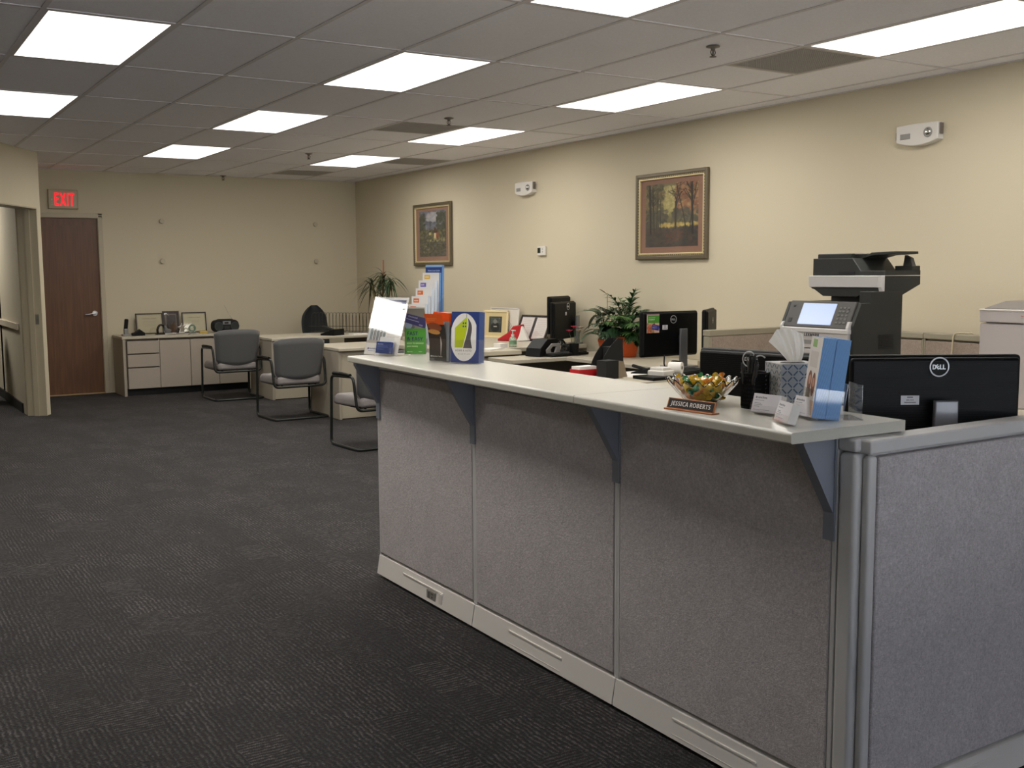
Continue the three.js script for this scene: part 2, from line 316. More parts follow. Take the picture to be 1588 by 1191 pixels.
// ---------- exit door, exit sign, wall standoffs ----------
{
  const d = structGroup('door_1'); const woodTex = (() => { const a = tnoise(64, 91), b = tnoise(400, 93), c = tnoise(20, 95); return dataTex(512, 1024, (x, y) => { const u = x / 512, v = y / 1024, g = b(u, v * 0.04) - 0.5, s = a(u, v * 0.12) - 0.5, w = c(u, v * 0.5) - 0.5; const L = 1 + 0.12 * g + 0.16 * s + 0.08 * w; return [clampB(101 * L), clampB(67 * L), clampB(42 * L)]; }, true, 1); })();
  woodTex.repeat.set(1.1, 0.5);
  obj('door_leaf', bx(DX0, 0.012, -0.07, DX1, DH, -0.026), std('#ffffff', 0.45, { map: woodTex }), d);
  obj('door_frame', [bx(DX1, 0, -0.14, DX1 + 0.008, DH + 0.008, 0.004), bx(DX1 + 0.004, 0, 0, DX1 + 0.056, DH + 0.056, 0.02, 0.003), bx(DX0 - 0.056, DH + 0.004, 0, DX1 + 0.056, DH + 0.056, 0.02, 0.003), bx(DX0, DH, -0.14, DX1, DH + 0.008, 0.004), bx(DX0 - 0.056, 0, 0, DX0 - 0.004, DH + 0.056, 0.02, 0.003), bx(DX0 - 0.008, 0, -0.14, DX0, DH, 0.004)], M.trimPaint, d);
  obj('threshold', bx(DX0, 0, -0.1, DX1, 0.012, 0.03, 0.003), std('#a5885f', 0.5), d);
  const hx = DX1 - 0.07, hy = 0.965;
  const h = obj('door_handle', [rot(cyl(0.033, 0.031, 0.01, 0, 0, 0, 24), Math.PI / 2).translate(hx, hy, -0.026), rot(cyl(0.011, 0.011, 0.05, 0, 0, 0, 12), Math.PI / 2).translate(hx, hy, -0.024), tube([[hx + 0.008, hy, 0.026], [hx - 0.03, hy - 0.002, 0.028], [hx - 0.075, hy - 0.01, 0.026], [hx - 0.115, hy - 0.014, 0.018]], 0.0095, 20, 10)], M.chrome, d);
  struct('wall_behind_door', bx(DX0 - 0.1, 0, -0.2, DX1 + 0.1, DH + 0.1, -0.16), M.wall);
  const e = T('exit_sign', 'beige exit sign with glowing red letters above the brown door', 'exit sign', [-3.7, 2.186, 0]);
  obj('housing', [bx(-0.163, 0, 0, 0.163, 0.226, 0.036, 0.008), bx(-0.158, 0.006, 0.034, 0.158, 0.22, 0.044, 0.006)], std('#b3a78c', 0.45), e);
  obj('test_button', [cyl(0.006, 0.006, 0.01, 0, 0, 0, 10).rotateX(Math.PI / 2).translate(-0.125, 0.05, 0.04), cyl(0.006, 0.006, 0.01, 0, 0, 0, 10).rotateX(Math.PI / 2).translate(-0.125, 0.075, 0.04), cbx(0.016, 0.02, 0.008, -0.125, 0.105, 0.043)], M.whitePlastic, e);
  const letters = []; let lx = 0; for (const ch of 'EXIT') { const g = ch === 'I' ? new THREE.BoxGeometry(0.026, 0.113, 0.004).translate(0.013, 0.0565, 0.002) : new TextGeometry(ch, { font, size: 0.155, depth: 0.004, curveSegments: 4, bevelEnabled: false }); g.computeBoundingBox(); g.translate(lx - g.boundingBox.min.x, -g.boundingBox.min.y, 0); const gh = g.boundingBox.max.y - g.boundingBox.min.y, gw = g.boundingBox.max.x - g.boundingBox.min.x; g.scale(1, 0.113 / gh, 1); lx += gw + 0.02; letters.push(g); }
  const tg = mg(letters); tg.computeBoundingBox();
  const bb = tg.boundingBox; tg.translate(-(bb.min.x + bb.max.x) / 2, -bb.min.y, 0); tg.scale(0.216 / (bb.max.x - bb.min.x), 0.15 / (bb.max.y - bb.min.y), 1); tg.translate(0.012, 0.037, 0.0435);
  obj('lit_letters', tg, std('#ff2030', 0.5, { emissive: '#ff0a22', emissiveIntensity: 1.0 }), e);
  const el = new THREE.RectAreaLight('#ff0a22', 0.5, 0.2, 0.14); el.position.set(0.012, 0.112, 0.05); el.rotation.y = Math.PI; e.add(el);
  const kn = T('standoff_knob', 'upper left round white wall standoff right of the exit door', 'wall knob', [-2.582, 2.07, 0], 0);
  obj('cap', cyl(0.031, 0.029, 0.012, 0, 0, 0, 20).rotateX(Math.PI / 2).translate(0, 0, 0.024), std('#bdb39c', 0.35), kn);
  obj('stem', cyl(0.014, 0.014, 0.026, 0, 0, 0, 12).rotateX(Math.PI / 2), M.steel, kn);
  dup(kn, 'upper right round white wall standoff above the dark office chair', [-0.592, 2.067, 0]);
  dup(kn, 'lower left round white wall standoff above the leaning frames', [-2.59, 1.584, 0]);
  dup(kn, 'lower right round white wall standoff left of the spiky plant', [-0.594, 1.584, 0]);
}
// ---------- right wall: emergency lights, thermostat, pictures ----------
{
  const em = T('emergency_light', 'white emergency light unit high on the wall above the copier', 'emergency light', [0, 2.23, 8.893], -Math.PI / 2);
  // local x runs along +z of the room, z out of the wall
  const s = new THREE.Shape(); s.moveTo(-0.15, 0.02); s.quadraticCurveTo(0, -0.035, 0.15, 0.02); s.lineTo(0.15, 0.115); s.quadraticCurveTo(0, 0.125, -0.15, 0.115); s.closePath();
  obj('housing', new THREE.ExtrudeGeometry(s, { depth: 0.05, bevelEnabled: true, bevelSize: 0.006, bevelThickness: 0.008, bevelSegments: 3, curveSegments: 16 }), M.whitePlastic, em);
  const lamp = (x) => { obj('lamp_ring', new THREE.TorusGeometry(0.026, 0.006, 8, 24).translate(x, 0.062, 0.06), M.greyPlastic, em); obj('lamp_glass', new THREE.SphereGeometry(0.024, 20, 10, 0, Math.PI * 2, 0, Math.PI / 2).rotateX(Math.PI / 2).scale(1, 1, 0.5).translate(x, 0.062, 0.058), M.chrome, em); };
  lamp(0.085);
  obj('status_window', [cbx(0.075, 0.035, 0.006, -0.085, 0.05, 0.059, 0.003)], M.greyPlastic, em);
  for (const q of [[0.07, 0.162, 0.08], [0.05, -0.162, 0.06]]) obj('side_clip', cbx(0.012, q[0], 0.03, q[1], q[2], 0.03, 0.004), M.clip ??= std('#6f665e', 0.5), em);
  dup(em, 'white emergency light unit between the two framed pictures', [0, 2.205, 4.26]);
  const th = T('thermostat', 'small white thermostat with dark display on the right wall', 'thermostat', [0, 1.588, 4.53], -Math.PI / 2);
  obj('body', cbx(0.14, 0.092, 0.026, 0, 0.044, 0.013, 0.008), M.whitePlastic, th);
  obj('display', cbx(0.05, 0.05, 0.004, -0.032, 0.05, 0.027, 0.001), std('#23281f', 0.3), th);
  obj('button', [cbx(0.012, 0.012, 0.004, 0.03, 0.062, 0.027, 0.002), cbx(0.012, 0.012, 0.004, 0.03, 0.035, 0.027, 0.002)], M.greyPlastic, th);
  // framed pictures
  const blob = (x, cx, cy, r, col, a) => { x.globalAlpha = a; x.fillStyle = col; x.beginPath(); x.ellipse(cx, cy, r, r * rr(0.5, 1), rr(0, 3), 0, 7); x.fill(); x.globalAlpha = 1; };
  const woods = canvasTex(640, 800, (x, w, h) => {
    seed = 101; const g = x.createLinearGradient(0, 0, 0, h); g.addColorStop(0, '#7d7550'); g.addColorStop(0.35, '#a59a5e'); g.addColorStop(0.62, '#6a6448'); g.addColorStop(0.68, '#5c5444'); g.addColorStop(1, '#3a3837'); x.fillStyle = g; x.fillRect(0, 0, w, h);
    for (let i = 0; i < 500; i++) blob(x, rr(0.3, 0.66) * w, rr(0.05, 0.5) * h, rr(6, 26), ['#c0b57a', '#d3c990', '#9b9560', '#a99765'][rnd() * 4 | 0], 0.35);
    for (let i = 0; i < 420; i++) blob(x, rr(0, 0.35) * w, rr(0, 0.55) * h, rr(8, 30), ['#4c4a38', '#5d5a42', '#6e6248', '#3d3c33', '#87704e'][rnd() * 5 | 0], 0.45);
    for (let i = 0; i < 460; i++) blob(x, rr(0.58, 1) * w, rr(0, 0.5) * h, rr(8, 30), ['#8d5a40', '#a36f52', '#7c4f3b', '#b08763', '#5f4a3c'][rnd() * 5 | 0], 0.45);
    for (let i = 0; i < 260; i++) blob(x, w * (rnd() < 0.5 ? rr(0, 0.42) : rr(0.52, 1)), rr(0.42, 0.66) * h, rr(10, 34), ['#4c4a3e', '#5a5742', '#43443d', '#5f5847'][rnd() * 4 | 0], 0.6);
    for (let i = 0; i < 160; i++) blob(x, rr(0.26, 1) * w, rr(0.635, 0.685) * h, rr(8, 26), ['#b79f55', '#a58d4b', '#c9b268'][rnd() * 3 | 0], 0.5);
    for (let i = 0; i < 700; i++) blob(x, rr(0, 1) * w, rr(0.7, 1) * h, rr(6, 30), ['#3d3a38', '#4c3f39', '#343837', '#5d483e', '#47443a'][rnd() * 5 | 0], 0.5);
    for (let i = 0; i < 120; i++) blob(x, rr(0.4, 0.72) * w, rr(0.74, 0.92) * h, rr(5, 18), ['#6b4436', '#5a3a30'][rnd() * 2 | 0], 0.5);
    x.lineCap = 'round';
    const trunk = (a, b, c, d, t, col) => { x.strokeStyle = col; x.lineWidth = t; x.beginPath(); x.moveTo(a * w, b * h); x.bezierCurveTo((a + (c - a) * 0.2) * w, (b + (d - b) * 0.4) * h, (c - (c - a) * 0.2) * w, (b + (d - b) * 0.7) * h, c * w, d * h); x.stroke(); };
    trunk(0.1, 0.78, 0.08, 0.02, 20, '#2a2824'); trunk(0.17, 0.8, 0.14, 0.05, 13, '#3a352c'); trunk(0.22, 0.77, 0.24, 0.1, 9, '#403a2e'); trunk(0.3, 0.74, 0.29, 0.25, 6, '#3a362c');
    trunk(0.58, 0.72, 0.585, 0.3, 22, '#36322b'); trunk(0.77, 0.72, 0.6, 0.02, 13, '#3c362d'); trunk(0.9, 0.8, 0.88, 0.02, 24, '#2b2723'); trunk(0.85, 0.72, 0.96, 0.05, 9, '#2e2a26');
    for (let i = 0; i < 46; i++) { const s = [[0.09, 0.2], [0.15, 0.2], [0.6, 0.12], [0.89, 0.18], [0.9, 0.12]][rnd() * 5 | 0]; trunk(s[0], s[1] + rr(-0.1, 0.25), s[0] + rr(-0.18, 0.18), s[1] + rr(-0.15, 0.05), rr(3, 7), '#2b2621'); }
  });
  const village = canvasTex(500, 760, (x, w, h) => {
    seed = 202; x.fillStyle = '#5a5c60'; x.fillRect(0, 0, w, h);
    for (let i = 0; i < 260; i++) blob(x, rr(0, 1) * w, rr(0, 0.4) * h, rr(14, 50), ['#5b6070', '#6c7280', '#787a86', '#8c8a90', '#4b505c'][rnd() * 5 | 0], 0.4);
    for (let i = 0; i < 90; i++) blob(x, rr(0.3, 0.72) * w, rr(0.05, 0.22) * h, rr(16, 44), ['#a6a2a4', '#bab4b0', '#989aa4'][rnd() * 3 | 0], 0.45);
    for (let i = 0; i < 420; i++) blob(x, w * (rnd() < 0.62 ? rr(0.66, 1) : rr(0, 0.2)), rr(0.05, 0.55) * h, rr(10, 34), ['#3a3e35', '#474a3e', '#31362b', '#53544a'][rnd() * 4 | 0], 0.5);
    for (let i = 0; i < 500; i++) blob(x, rr(0, 1) * w, rr(0.42, 0.66) * h, rr(8, 24), ['#5d5a40', '#6d6a48', '#45442f', '#7d7850', '#3a3a2a'][rnd() * 5 | 0], 0.5);
    for (let i = 0; i < 700; i++) blob(x, rr(0, 1) * w, rr(0.62, 1) * h, rr(6, 26), ['#3b3c30', '#494837', '#5a543f', '#6b644a', '#313329'][rnd() * 5 | 0], 0.55);
    x.fillStyle = '#4a342c'; x.beginPath(); x.moveTo(0.52 * w, 0.5 * h); x.lineTo(0.58 * w, 0.34 * h); x.lineTo(0.66 * w, 0.42 * h); x.lineTo(0.7 * w, 0.5 * h); x.closePath(); x.fill();
    x.fillStyle = '#8c4e3e'; x.fillRect(0.63 * w, 0.48 * h, 0.1 * w, 0.13 * h); x.fillStyle = '#c5b98c'; x.fillRect(0.55 * w, 0.49 * h, 0.08 * w, 0.12 * h); x.fillStyle = '#5a2f28'; x.fillRect(0.655 * w, 0.54 * h, 0.025 * w, 0.07 * h);
    x.fillStyle = '#a9a06c'; x.fillRect(0.36 * w, 0.46 * h, 0.09 * w, 0.07 * h); x.fillStyle = '#4b4234'; x.beginPath(); x.moveTo(0.34 * w, 0.47 * h); x.lineTo(0.405 * w, 0.41 * h); x.lineTo(0.47 * w, 0.47 * h); x.fill();
    for (let i = 0; i < 80; i++) blob(x, rr(0.25, 0.95) * w, rr(0.6, 0.68) * h, rr(6, 16), ['#9d9468', '#b3a878'][rnd() * 2 | 0], 0.45);
    for (let i = 0; i < 60; i++) blob(x, rr(0.15, 0.4) * w, rr(0.68, 0.92) * h, rr(4, 14), ['#7c7a5c', '#8e8b70'][rnd() * 2 | 0], 0.5);
  });
  function picture(label, z0, z1, y0, y1, tex, iw) {
    const W = z1 - z0, Hh = y1 - y0, p = T('framed_picture', label, 'framed picture', [0, y0, (z0 + z1) / 2], -Math.PI / 2), t = 0.054;
    const fr = (o, i, zA, zB, r) => [bx(-W / 2 + o, o, zA, -W / 2 + i, Hh - o, zB, r), bx(W / 2 - i, o, zA, W / 2 - o, Hh - o, zB, r), bx(-W / 2 + i - 0.002, o, zA, W / 2 - i + 0.002, i, zB, r), bx(-W / 2 + i - 0.002, Hh - i, zA, W / 2 - i + 0.002, Hh - o, zB, r)];
    obj('frame', fr(0, 0.03, 0.003, 0.034, 0.006).concat(fr(0.028, t - 0.010, 0.003, 0.026, 0.004)), M.gold, p);
    obj('frame_lip', fr(t - 0.012, t, 0.003, 0.03, 0.004), M.goldBright, p);
    const beads = []; for (let s = 0.045; s < Hh - 0.04; s += 0.024) for (const q of [-1, 1]) beads.push(new THREE.SphereGeometry(0.0045, 6, 5).translate(q * (W / 2 - 0.037), s, 0.027));
    for (let s = -W / 2 + 0.045; s < W / 2 - 0.04; s += 0.024) for (const q of [0.037, Hh - 0.037]) beads.push(new THREE.SphereGeometry(0.0045, 6, 5).translate(s, q, 0.027));
    obj('beading', beads, M.goldBright, p).userData.kind = 'stuff';
    obj('mat_board', cbx(W - 2 * t + 0.01, Hh - 2 * t + 0.01, 0.006, 0, Hh / 2, 0.010), std('#93705f', 0.85), p);
    obj('painting', face(iw[0], iw[1], 0, Hh / 2 + iw[2], 0.0135), print(tex, 0.6), p);
    obj('glass_pane', cbx(W - 2 * t + 0.004, Hh - 2 * t + 0.004, 0.002, 0, Hh / 2, 0.019), phys({ color: '#ffffff', roughness: 0.03, transmission: 1, thickness: 0, ior: 1.35 }), p);
  }
  picture('framed autumn woods picture with reddish mat on the right wall', 6.024, 6.929, 1.524, 2.253, woods, [0.665, 0.53, 0.006]);
  picture('framed stormy village picture with reddish mat nearer the far corner', 1.755, 2.692, 1.505, 2.235, village, [0.665, 0.535, 0.010]);
}
// ---------- reception counter ----------
const xpAt = (z) => -3.8584 - 0.004 * (z - 10);
const seams = [8.8525, 9.7515, 10.6728, 11.5616];
['left end, with a power outlet in its base', 'middle one, with a plain raised strip in its base', 'right end, next to the corner post'].forEach((l, i) => {
  const z0 = seams[i], z1 = seams[i + 1], L = z1 - z0;
  const p = T('partition_panel', 'grey fabric panel of the reception counter front, ' + l, 'partition', [xpAt(z0), 0, z0], -0.004);
  const bracket = (z) => { const out = 0.115, dn = 0.19; obj('counter_bracket', [ext([[0, 0], [-out, 0], [-out, -0.012], [-0.008, -dn], [0, -dn - 0.02]], 0.03).translate(-0.0005, 1.0185, z - 0.015), bx(-0.0065, 1.0185 - dn - 0.075, z - 0.016, -0.0002, 1.0185, z + 0.019)], M.bracket, p); };
  if (i === 0) bracket(0.022); else bracket(0); if (i === 2) bracket(L - 0.02);
  const b0 = i === 0 ? 0.006 : 0.013, b1 = L - 0.013;
  obj('core', bx(0.03, 0.02, 0.001, 0.044, 0.99, L - 0.001), M.panelMetal, p);
  obj('fabric', bx(0.0, 0.112, b0 + 0.002, 0.031, 0.982, b1 - 0.002, 0.005), cloth, p);
  obj('fabric', bx(0.043, 0.112, b0, 0.066, 0.982, b1, 0.005), cloth, p);
  obj('edge_trim', [bx(0.002, 0.02, 0, 0.031, 0.985, b0, 0.002)], M.panelMetal, p);
  obj('edge_trim', [bx(0.002, 0.02, b1, 0.031, 0.985, L, 0.002)], M.panelMetal, p);
  obj('top_cap', bx(-0.004, 0.985, 0.0005, 0.07, 1.018, L - 0.0005, 0.004), M.panelMetal, p);
  const s = [[0.004, 0.1005], [-0.002, 0.0995], [-0.016, 0.014], [0.06, 0.014], [0.06, 0.1005]];
  const kick = ext(s, L - 0.006, 0).translate(0, 0, 0.003); const kk = obj('kick_plate', muv(kick), M.kick, p);
  const rib = (za, zb, y, h = 0.0075) => bx(-0.0105, y, za, -0.002, y + h, zb, 0.002);
  if (i === 0) {
    obj('flip_door', [rib(0.265, 0.64, 0.071), bx(-0.0155, 0.03, 0.615, -0.002, 0.075, 0.64, 0.002)], M.kick, p);
    obj('outlet', [bx(-0.0150, 0.028, 0.505, -0.004, 0.066, 0.585, 0.002)], std('#8f8b84', 0.5), p);
    obj('outlet_slot', [bx(-0.0156, 0.033, 0.525, -0.004, 0.06, 0.531), bx(-0.0156, 0.05, 0.548, -0.004, 0.058, 0.552), bx(-0.0156, 0.05, 0.56, -0.004, 0.058, 0.564), bx(-0.0156, 0.036, 0.552, -0.004, 0.044, 0.560)], M.dark, p);
  } else obj('flip_door', [rib(i === 1 ? 0.27 : 0.29, i === 1 ? 0.62 : 0.64, 0.069), bx(-0.0150, 0.026, i === 1 ? 0.27 : 0.29, -0.004, 0.0285, i === 1 ? 0.62 : 0.64)], M.kick, p);
});
{
  const cp = T('corner_post', 'tall grey metal post at the right end of the counter front', 'partition post', [-3.8652, 0, 11.5616]);
  obj('post', bx(0, 0.02, 0.001, 0.066, 0.981, 0.057, 0.014), M.panelMetal, cp);
  obj('post_cap', bx(-0.002, 0.985, 0.001, 0.068, 1.018, 0.057, 0.008), M.panelMetal, cp);
  const sp = T('partition_panel', 'purplish grey fabric partition at the right, turned to face the viewer', 'partition', [-3.846, 0, 11.585]);
  const Ls = 1.83;
  obj('core', bx(0.02, 0.03, 0.022, Ls, 0.99, 0.038), M.panelMetal, sp);
  obj('fabric', bx(0.034, 0.112, 0.036, Ls, 0.973, 0.060, 0.005), cloth, sp);
  obj('fabric', bx(0.034, 0.112, 0.0, Ls, 0.977, 0.016, 0.005), cloth, sp);
  obj('end_trim', bx(0, 0.02, 0.034, 0.032, 0.977, 0.059, 0.01), M.panelMetal, sp);
  obj('top_cap', bx(-0.003, 0.982, -0.004, Ls, 1.017, 0.064, 0.006), M.panelMetal, sp);
  obj('kick_plate', muv(ext([[0, 0.1005], [0.006, 0.0995], [0.0125, 0.014], [-0.05, 0.014], [-0.05, 0.1005]].map(([a, b]) => [-a, b]).reverse(), Ls - 0.034).rotateY(Math.PI / 2).translate(0.034, 0, 0.055)), M.kick, sp);
  obj('flip_door', bx(0.23, 0.071, 0.058, 0.58, 0.078, 0.0655, 0.002), M.kick, sp);
}
const TOP = 1.0474;
{
  const a = -0.029, px = -4.0159 - 0.029 * (8.8191 - 10);
  const prof = (L) => { // rounded front edge, depth along x, length along z
    const s = new THREE.Shape(), y0 = 1.0201, y1 = TOP, r = 0.009; s.moveTo(0.40, y0); s.lineTo(0.40, y1); s.lineTo(r, y1); s.quadraticCurveTo(0, y1, 0, y1 - r); s.lineTo(0, y0 + 0.004); s.lineTo(0.004, y0); s.closePath();
    return muv(new THREE.ExtrudeGeometry(s, { depth: L, bevelEnabled: false, curveSegments: 6 }));
  };
  const c1 = T('countertop', 'long beige laminate countertop section holding the brochures', 'countertop', [px, 0, 8.8191], a);
  obj('top_slab', prof(1.858), M.laminate, c1);
  const c2 = T('countertop', 'near beige laminate countertop section with the candy bowl and tissue box', 'countertop', [px, 0, 8.8191], a);
  obj('top_slab', tr(prof(0.912), 0, 0, 1.8605), M.laminate, c2);
}
// ---------- guest chairs (front towards local -z) ----------
const chairs = [];
{
  const c = T('guest_chair', 'middle one of the three grey sled-base guest chairs, back towards the viewer', 'chair', [-2.205, 0, 3.3], 0.02, 'guest chairs at the desks');
  const w = 0.278, r = 0.0125, sy = 0.595;
  obj('frame', pipe([[-w, r, 0.27], [-w, r, -0.22], [-w + 0.005, sy - 0.012, -0.2], [-w + 0.005, sy, 0.19], [-w + 0.012, 0.325, 0.235], [w - 0.012, 0.325, 0.235], [w - 0.005, sy, 0.19], [w - 0.005, sy - 0.012, -0.2], [w, r, -0.22], [w, r, 0.27]].map(([x, y, z]) => [x, y, z]), r, 0.05, true), M.chairTube, c);
  const pad = (q) => tube([[q * (w - 0.005), sy + 0.008, -0.16], [q * (w - 0.005), sy + 0.012, 0], [q * (w - 0.005), sy + 0.008, 0.14]], 0.016, 12, 8);
  obj('arm_pad', pad(-1), M.black, c); obj('arm_pad', pad(1), M.black, c);
  // seat cushion
  const seat = new RoundedBoxGeometry(0.5, 0.085, 0.47, 5, 0.035); { const p = seat.attributes.position; for (let i = 0; i < p.count; i++) { const x = p.getX(i), z = p.getZ(i); if (p.getY(i) > 0) p.setY(i, p.getY(i) + 0.018 * (1 - (x / 0.25) ** 2)); p.setY(i, p.getY(i) - 0.02 * (x / 0.25) ** 2 - (z < -0.15 ? (z + 0.15) ** 2 * 1.5 : 0)); p.setX(i, x * (1 - 0.12 * (z > 0 ? z / 0.235 : 0))); } seat.computeVertexNormals(); }
  obj('seat', muv(seat.translate(0, 0.40, 0.0)), M.chairPad, c);
  obj('seat_pan', bx(-0.22, 0.335, -0.2, 0.22, 0.365, 0.2, 0.01), M.blackMatte, c);
  const back = (t0, t1, inset, mat, name) => {
    const nx = 20, ny = 14, P = [], I = [];
    for (const side of [0, 1]) for (let j = 0; j <= ny; j++) for (let i = 0; i <= nx; i++) {
      const u = i / nx * 2 - 1, v = j / ny, hw = (0.243 + 0.026 * v) - inset; // wider at the top
      const rc = 0.12, ex = Math.pow(Math.abs(u), 6) * 0.02; let y = 0.402 + inset + (0.388 - 2 * inset) * v; y += (v > 0.5 ? -1 : 1) * Math.pow(Math.abs(u), 6) * 0.026 * (v > 0.5 ? (v - 0.5) * 2 : (0.5 - v) * 2) + (v < 0.5 ? (1 - u * u) * -0.024 * (1 - 2 * v) : (1 - u * u) * 0.012 * (2 * v - 1));
      const edge = Math.min(1, Math.min(1 - Math.abs(u), Math.min(v, 1 - v) * 1.6) * 8), puff = Math.sqrt(1 - (1 - edge) ** 2);
      const zc = 0.225 + 0.05 * v - 0.045 * u * u; P.push(u * hw, y, zc + (side ? t1 * puff : -t0 * puff));
    }
    const n = (nx + 1) * (ny + 1), q = (s, i, j) => s * n + j * (nx + 1) + i;
    for (let j = 0; j < ny; j++) for (let i = 0; i < nx; i++) { I.push(q(0, i, j), q(0, i, j + 1), q(0, i + 1, j), q(0, i + 1, j), q(0, i, j + 1), q(0, i + 1, j + 1)); I.push(q(1, i, j), q(1, i + 1, j), q(1, i, j + 1), q(1, i + 1, j), q(1, i + 1, j + 1), q(1, i, j + 1)); }
    const g = new THREE.BufferGeometry(); g.setAttribute('position', new THREE.Float32BufferAttribute(P, 3)); g.setIndex(I); g.computeVertexNormals(); obj(name, muv(g), mat, c);
  };
  back(0.004, 0.028, 0.004, M.chairShell, 'back_shell'); back(0.045, 0.004, 0, M.chairPad, 'back_cushion');
  obj('back_support', [tube([[-0.17, 0.335, 0.19], [-0.175, 0.38, 0.2], [-0.18, 0.44, 0.2]], 0.012, 10, 8), tube([[0.17, 0.335, 0.19], [0.175, 0.38, 0.2], [0.18, 0.44, 0.2]], 0.012, 10, 8)], M.blackMatte, c);
  dup(c, 'farthest grey guest chair, standing in front of the long credenza', [-2.205, 0, 1.38], 0.02);
  dup(c, 'nearest grey guest chair, half hidden behind the counter end', [-2.26, 0, 5.34], 0.06);
}
// ---------- desks on the left of the far area, credenza ----------
function drawerFace(g, name, x0, y0, x1, y1, z, mat, handle) { const d = obj(name, bx(x0, y0, z - 0.03, x1, y1, z + 0.018, 0.003), mat, g); return d; }
{
  const c = T('credenza', 'long low beige laminate credenza along the back wall beside the door', 'cabinet', [-3.22, 0, 0]);
  const W = 1.53, D = 0.556, Hc = 0.70;
  obj('top', bx(-0.008, Hc - 0.03, 0.02, W + 0.008, Hc, D + 0.006, 0.006), M.desk, c);
  obj('side_panel', bx(0, 0, 0.03, 0.03, Hc - 0.03, D), M.deskSide, c); obj('side_panel', bx(W - 0.03, 0, 0.03, W, Hc - 0.03, D), M.deskSide, c);
  obj('carcass', [bx(0.03, 0.083, 0.03, W - 0.03, Hc - 0.03, D - 0.07), bx(0.409, 0.083, 0.03, 0.418, Hc - 0.03, D - 0.012)], M.cred, c);
  obj('kick_plate', bx(0.03, 0, D - 0.09, W - 0.03, 0.082, D - 0.075), M.blackCove, c);
  for (const [a, b] of [[0.5, 0.645], [0.34, 0.487], [0.085, 0.327]]) drawerFace(c, 'drawer', 0.05, a, 0.412, b, D - 0.02, M.cred);
  for (const [a, b] of [[0.42, 0.777], [0.783, 1.12], [1.126, 1.48]]) { const d = drawerFace(c, 'door', a, 0.085, b, 0.645, D - 0.02, M.cred); }
  obj('cord_grommet', cyl(0.012, 0.012, 0.006, 0.78, Hc - 0.0, D - 0.03, 12), M.dark, c);
}
function desk(label, x0, x1, z0, z1, Hd, ped) {
  const d = T('desk', label, 'desk', [x0, 0, z1]); const W = x1 - x0, D = z1 - z0;
  obj('desk_top', bx(-0.006, Hd - 0.03, -D, W, Hd, 0.03, 0.006), M.desk, d);
  obj('side_panel', bx(0, 0, -D + 0.02, 0.03, Hd - 0.03, 0, 0.004), M.deskSide, d); obj('side_panel', bx(W - 0.06, 0, -D + 0.02, W - 0.03, Hd - 0.03, 0, 0.004), M.deskSide, d);
  obj('modesty_panel', bx(0.03, 0.02, -0.05, W - 0.06, Hd - 0.1, -0.03), M.deskFront, d);
  obj('pedestal', bx(0.03, 0.01, -0.06, ped, Hd - 0.03, -0.012), M.deskFront, d);
  obj('cable_slot', bx(ped - 0.14, 0.03, -0.014, ped - 0.02, 0.06, -0.008), M.dark, d);
  return d;
}
desk('far beige desk behind the middle guest chair', -1.905, -0.64, 1.12, 1.90, 0.70, 0.62);
desk('near beige desk beside the nearest guest chair, end panel in view', -1.915, -0.42, 3.05, 3.82, 0.70, 0.7);
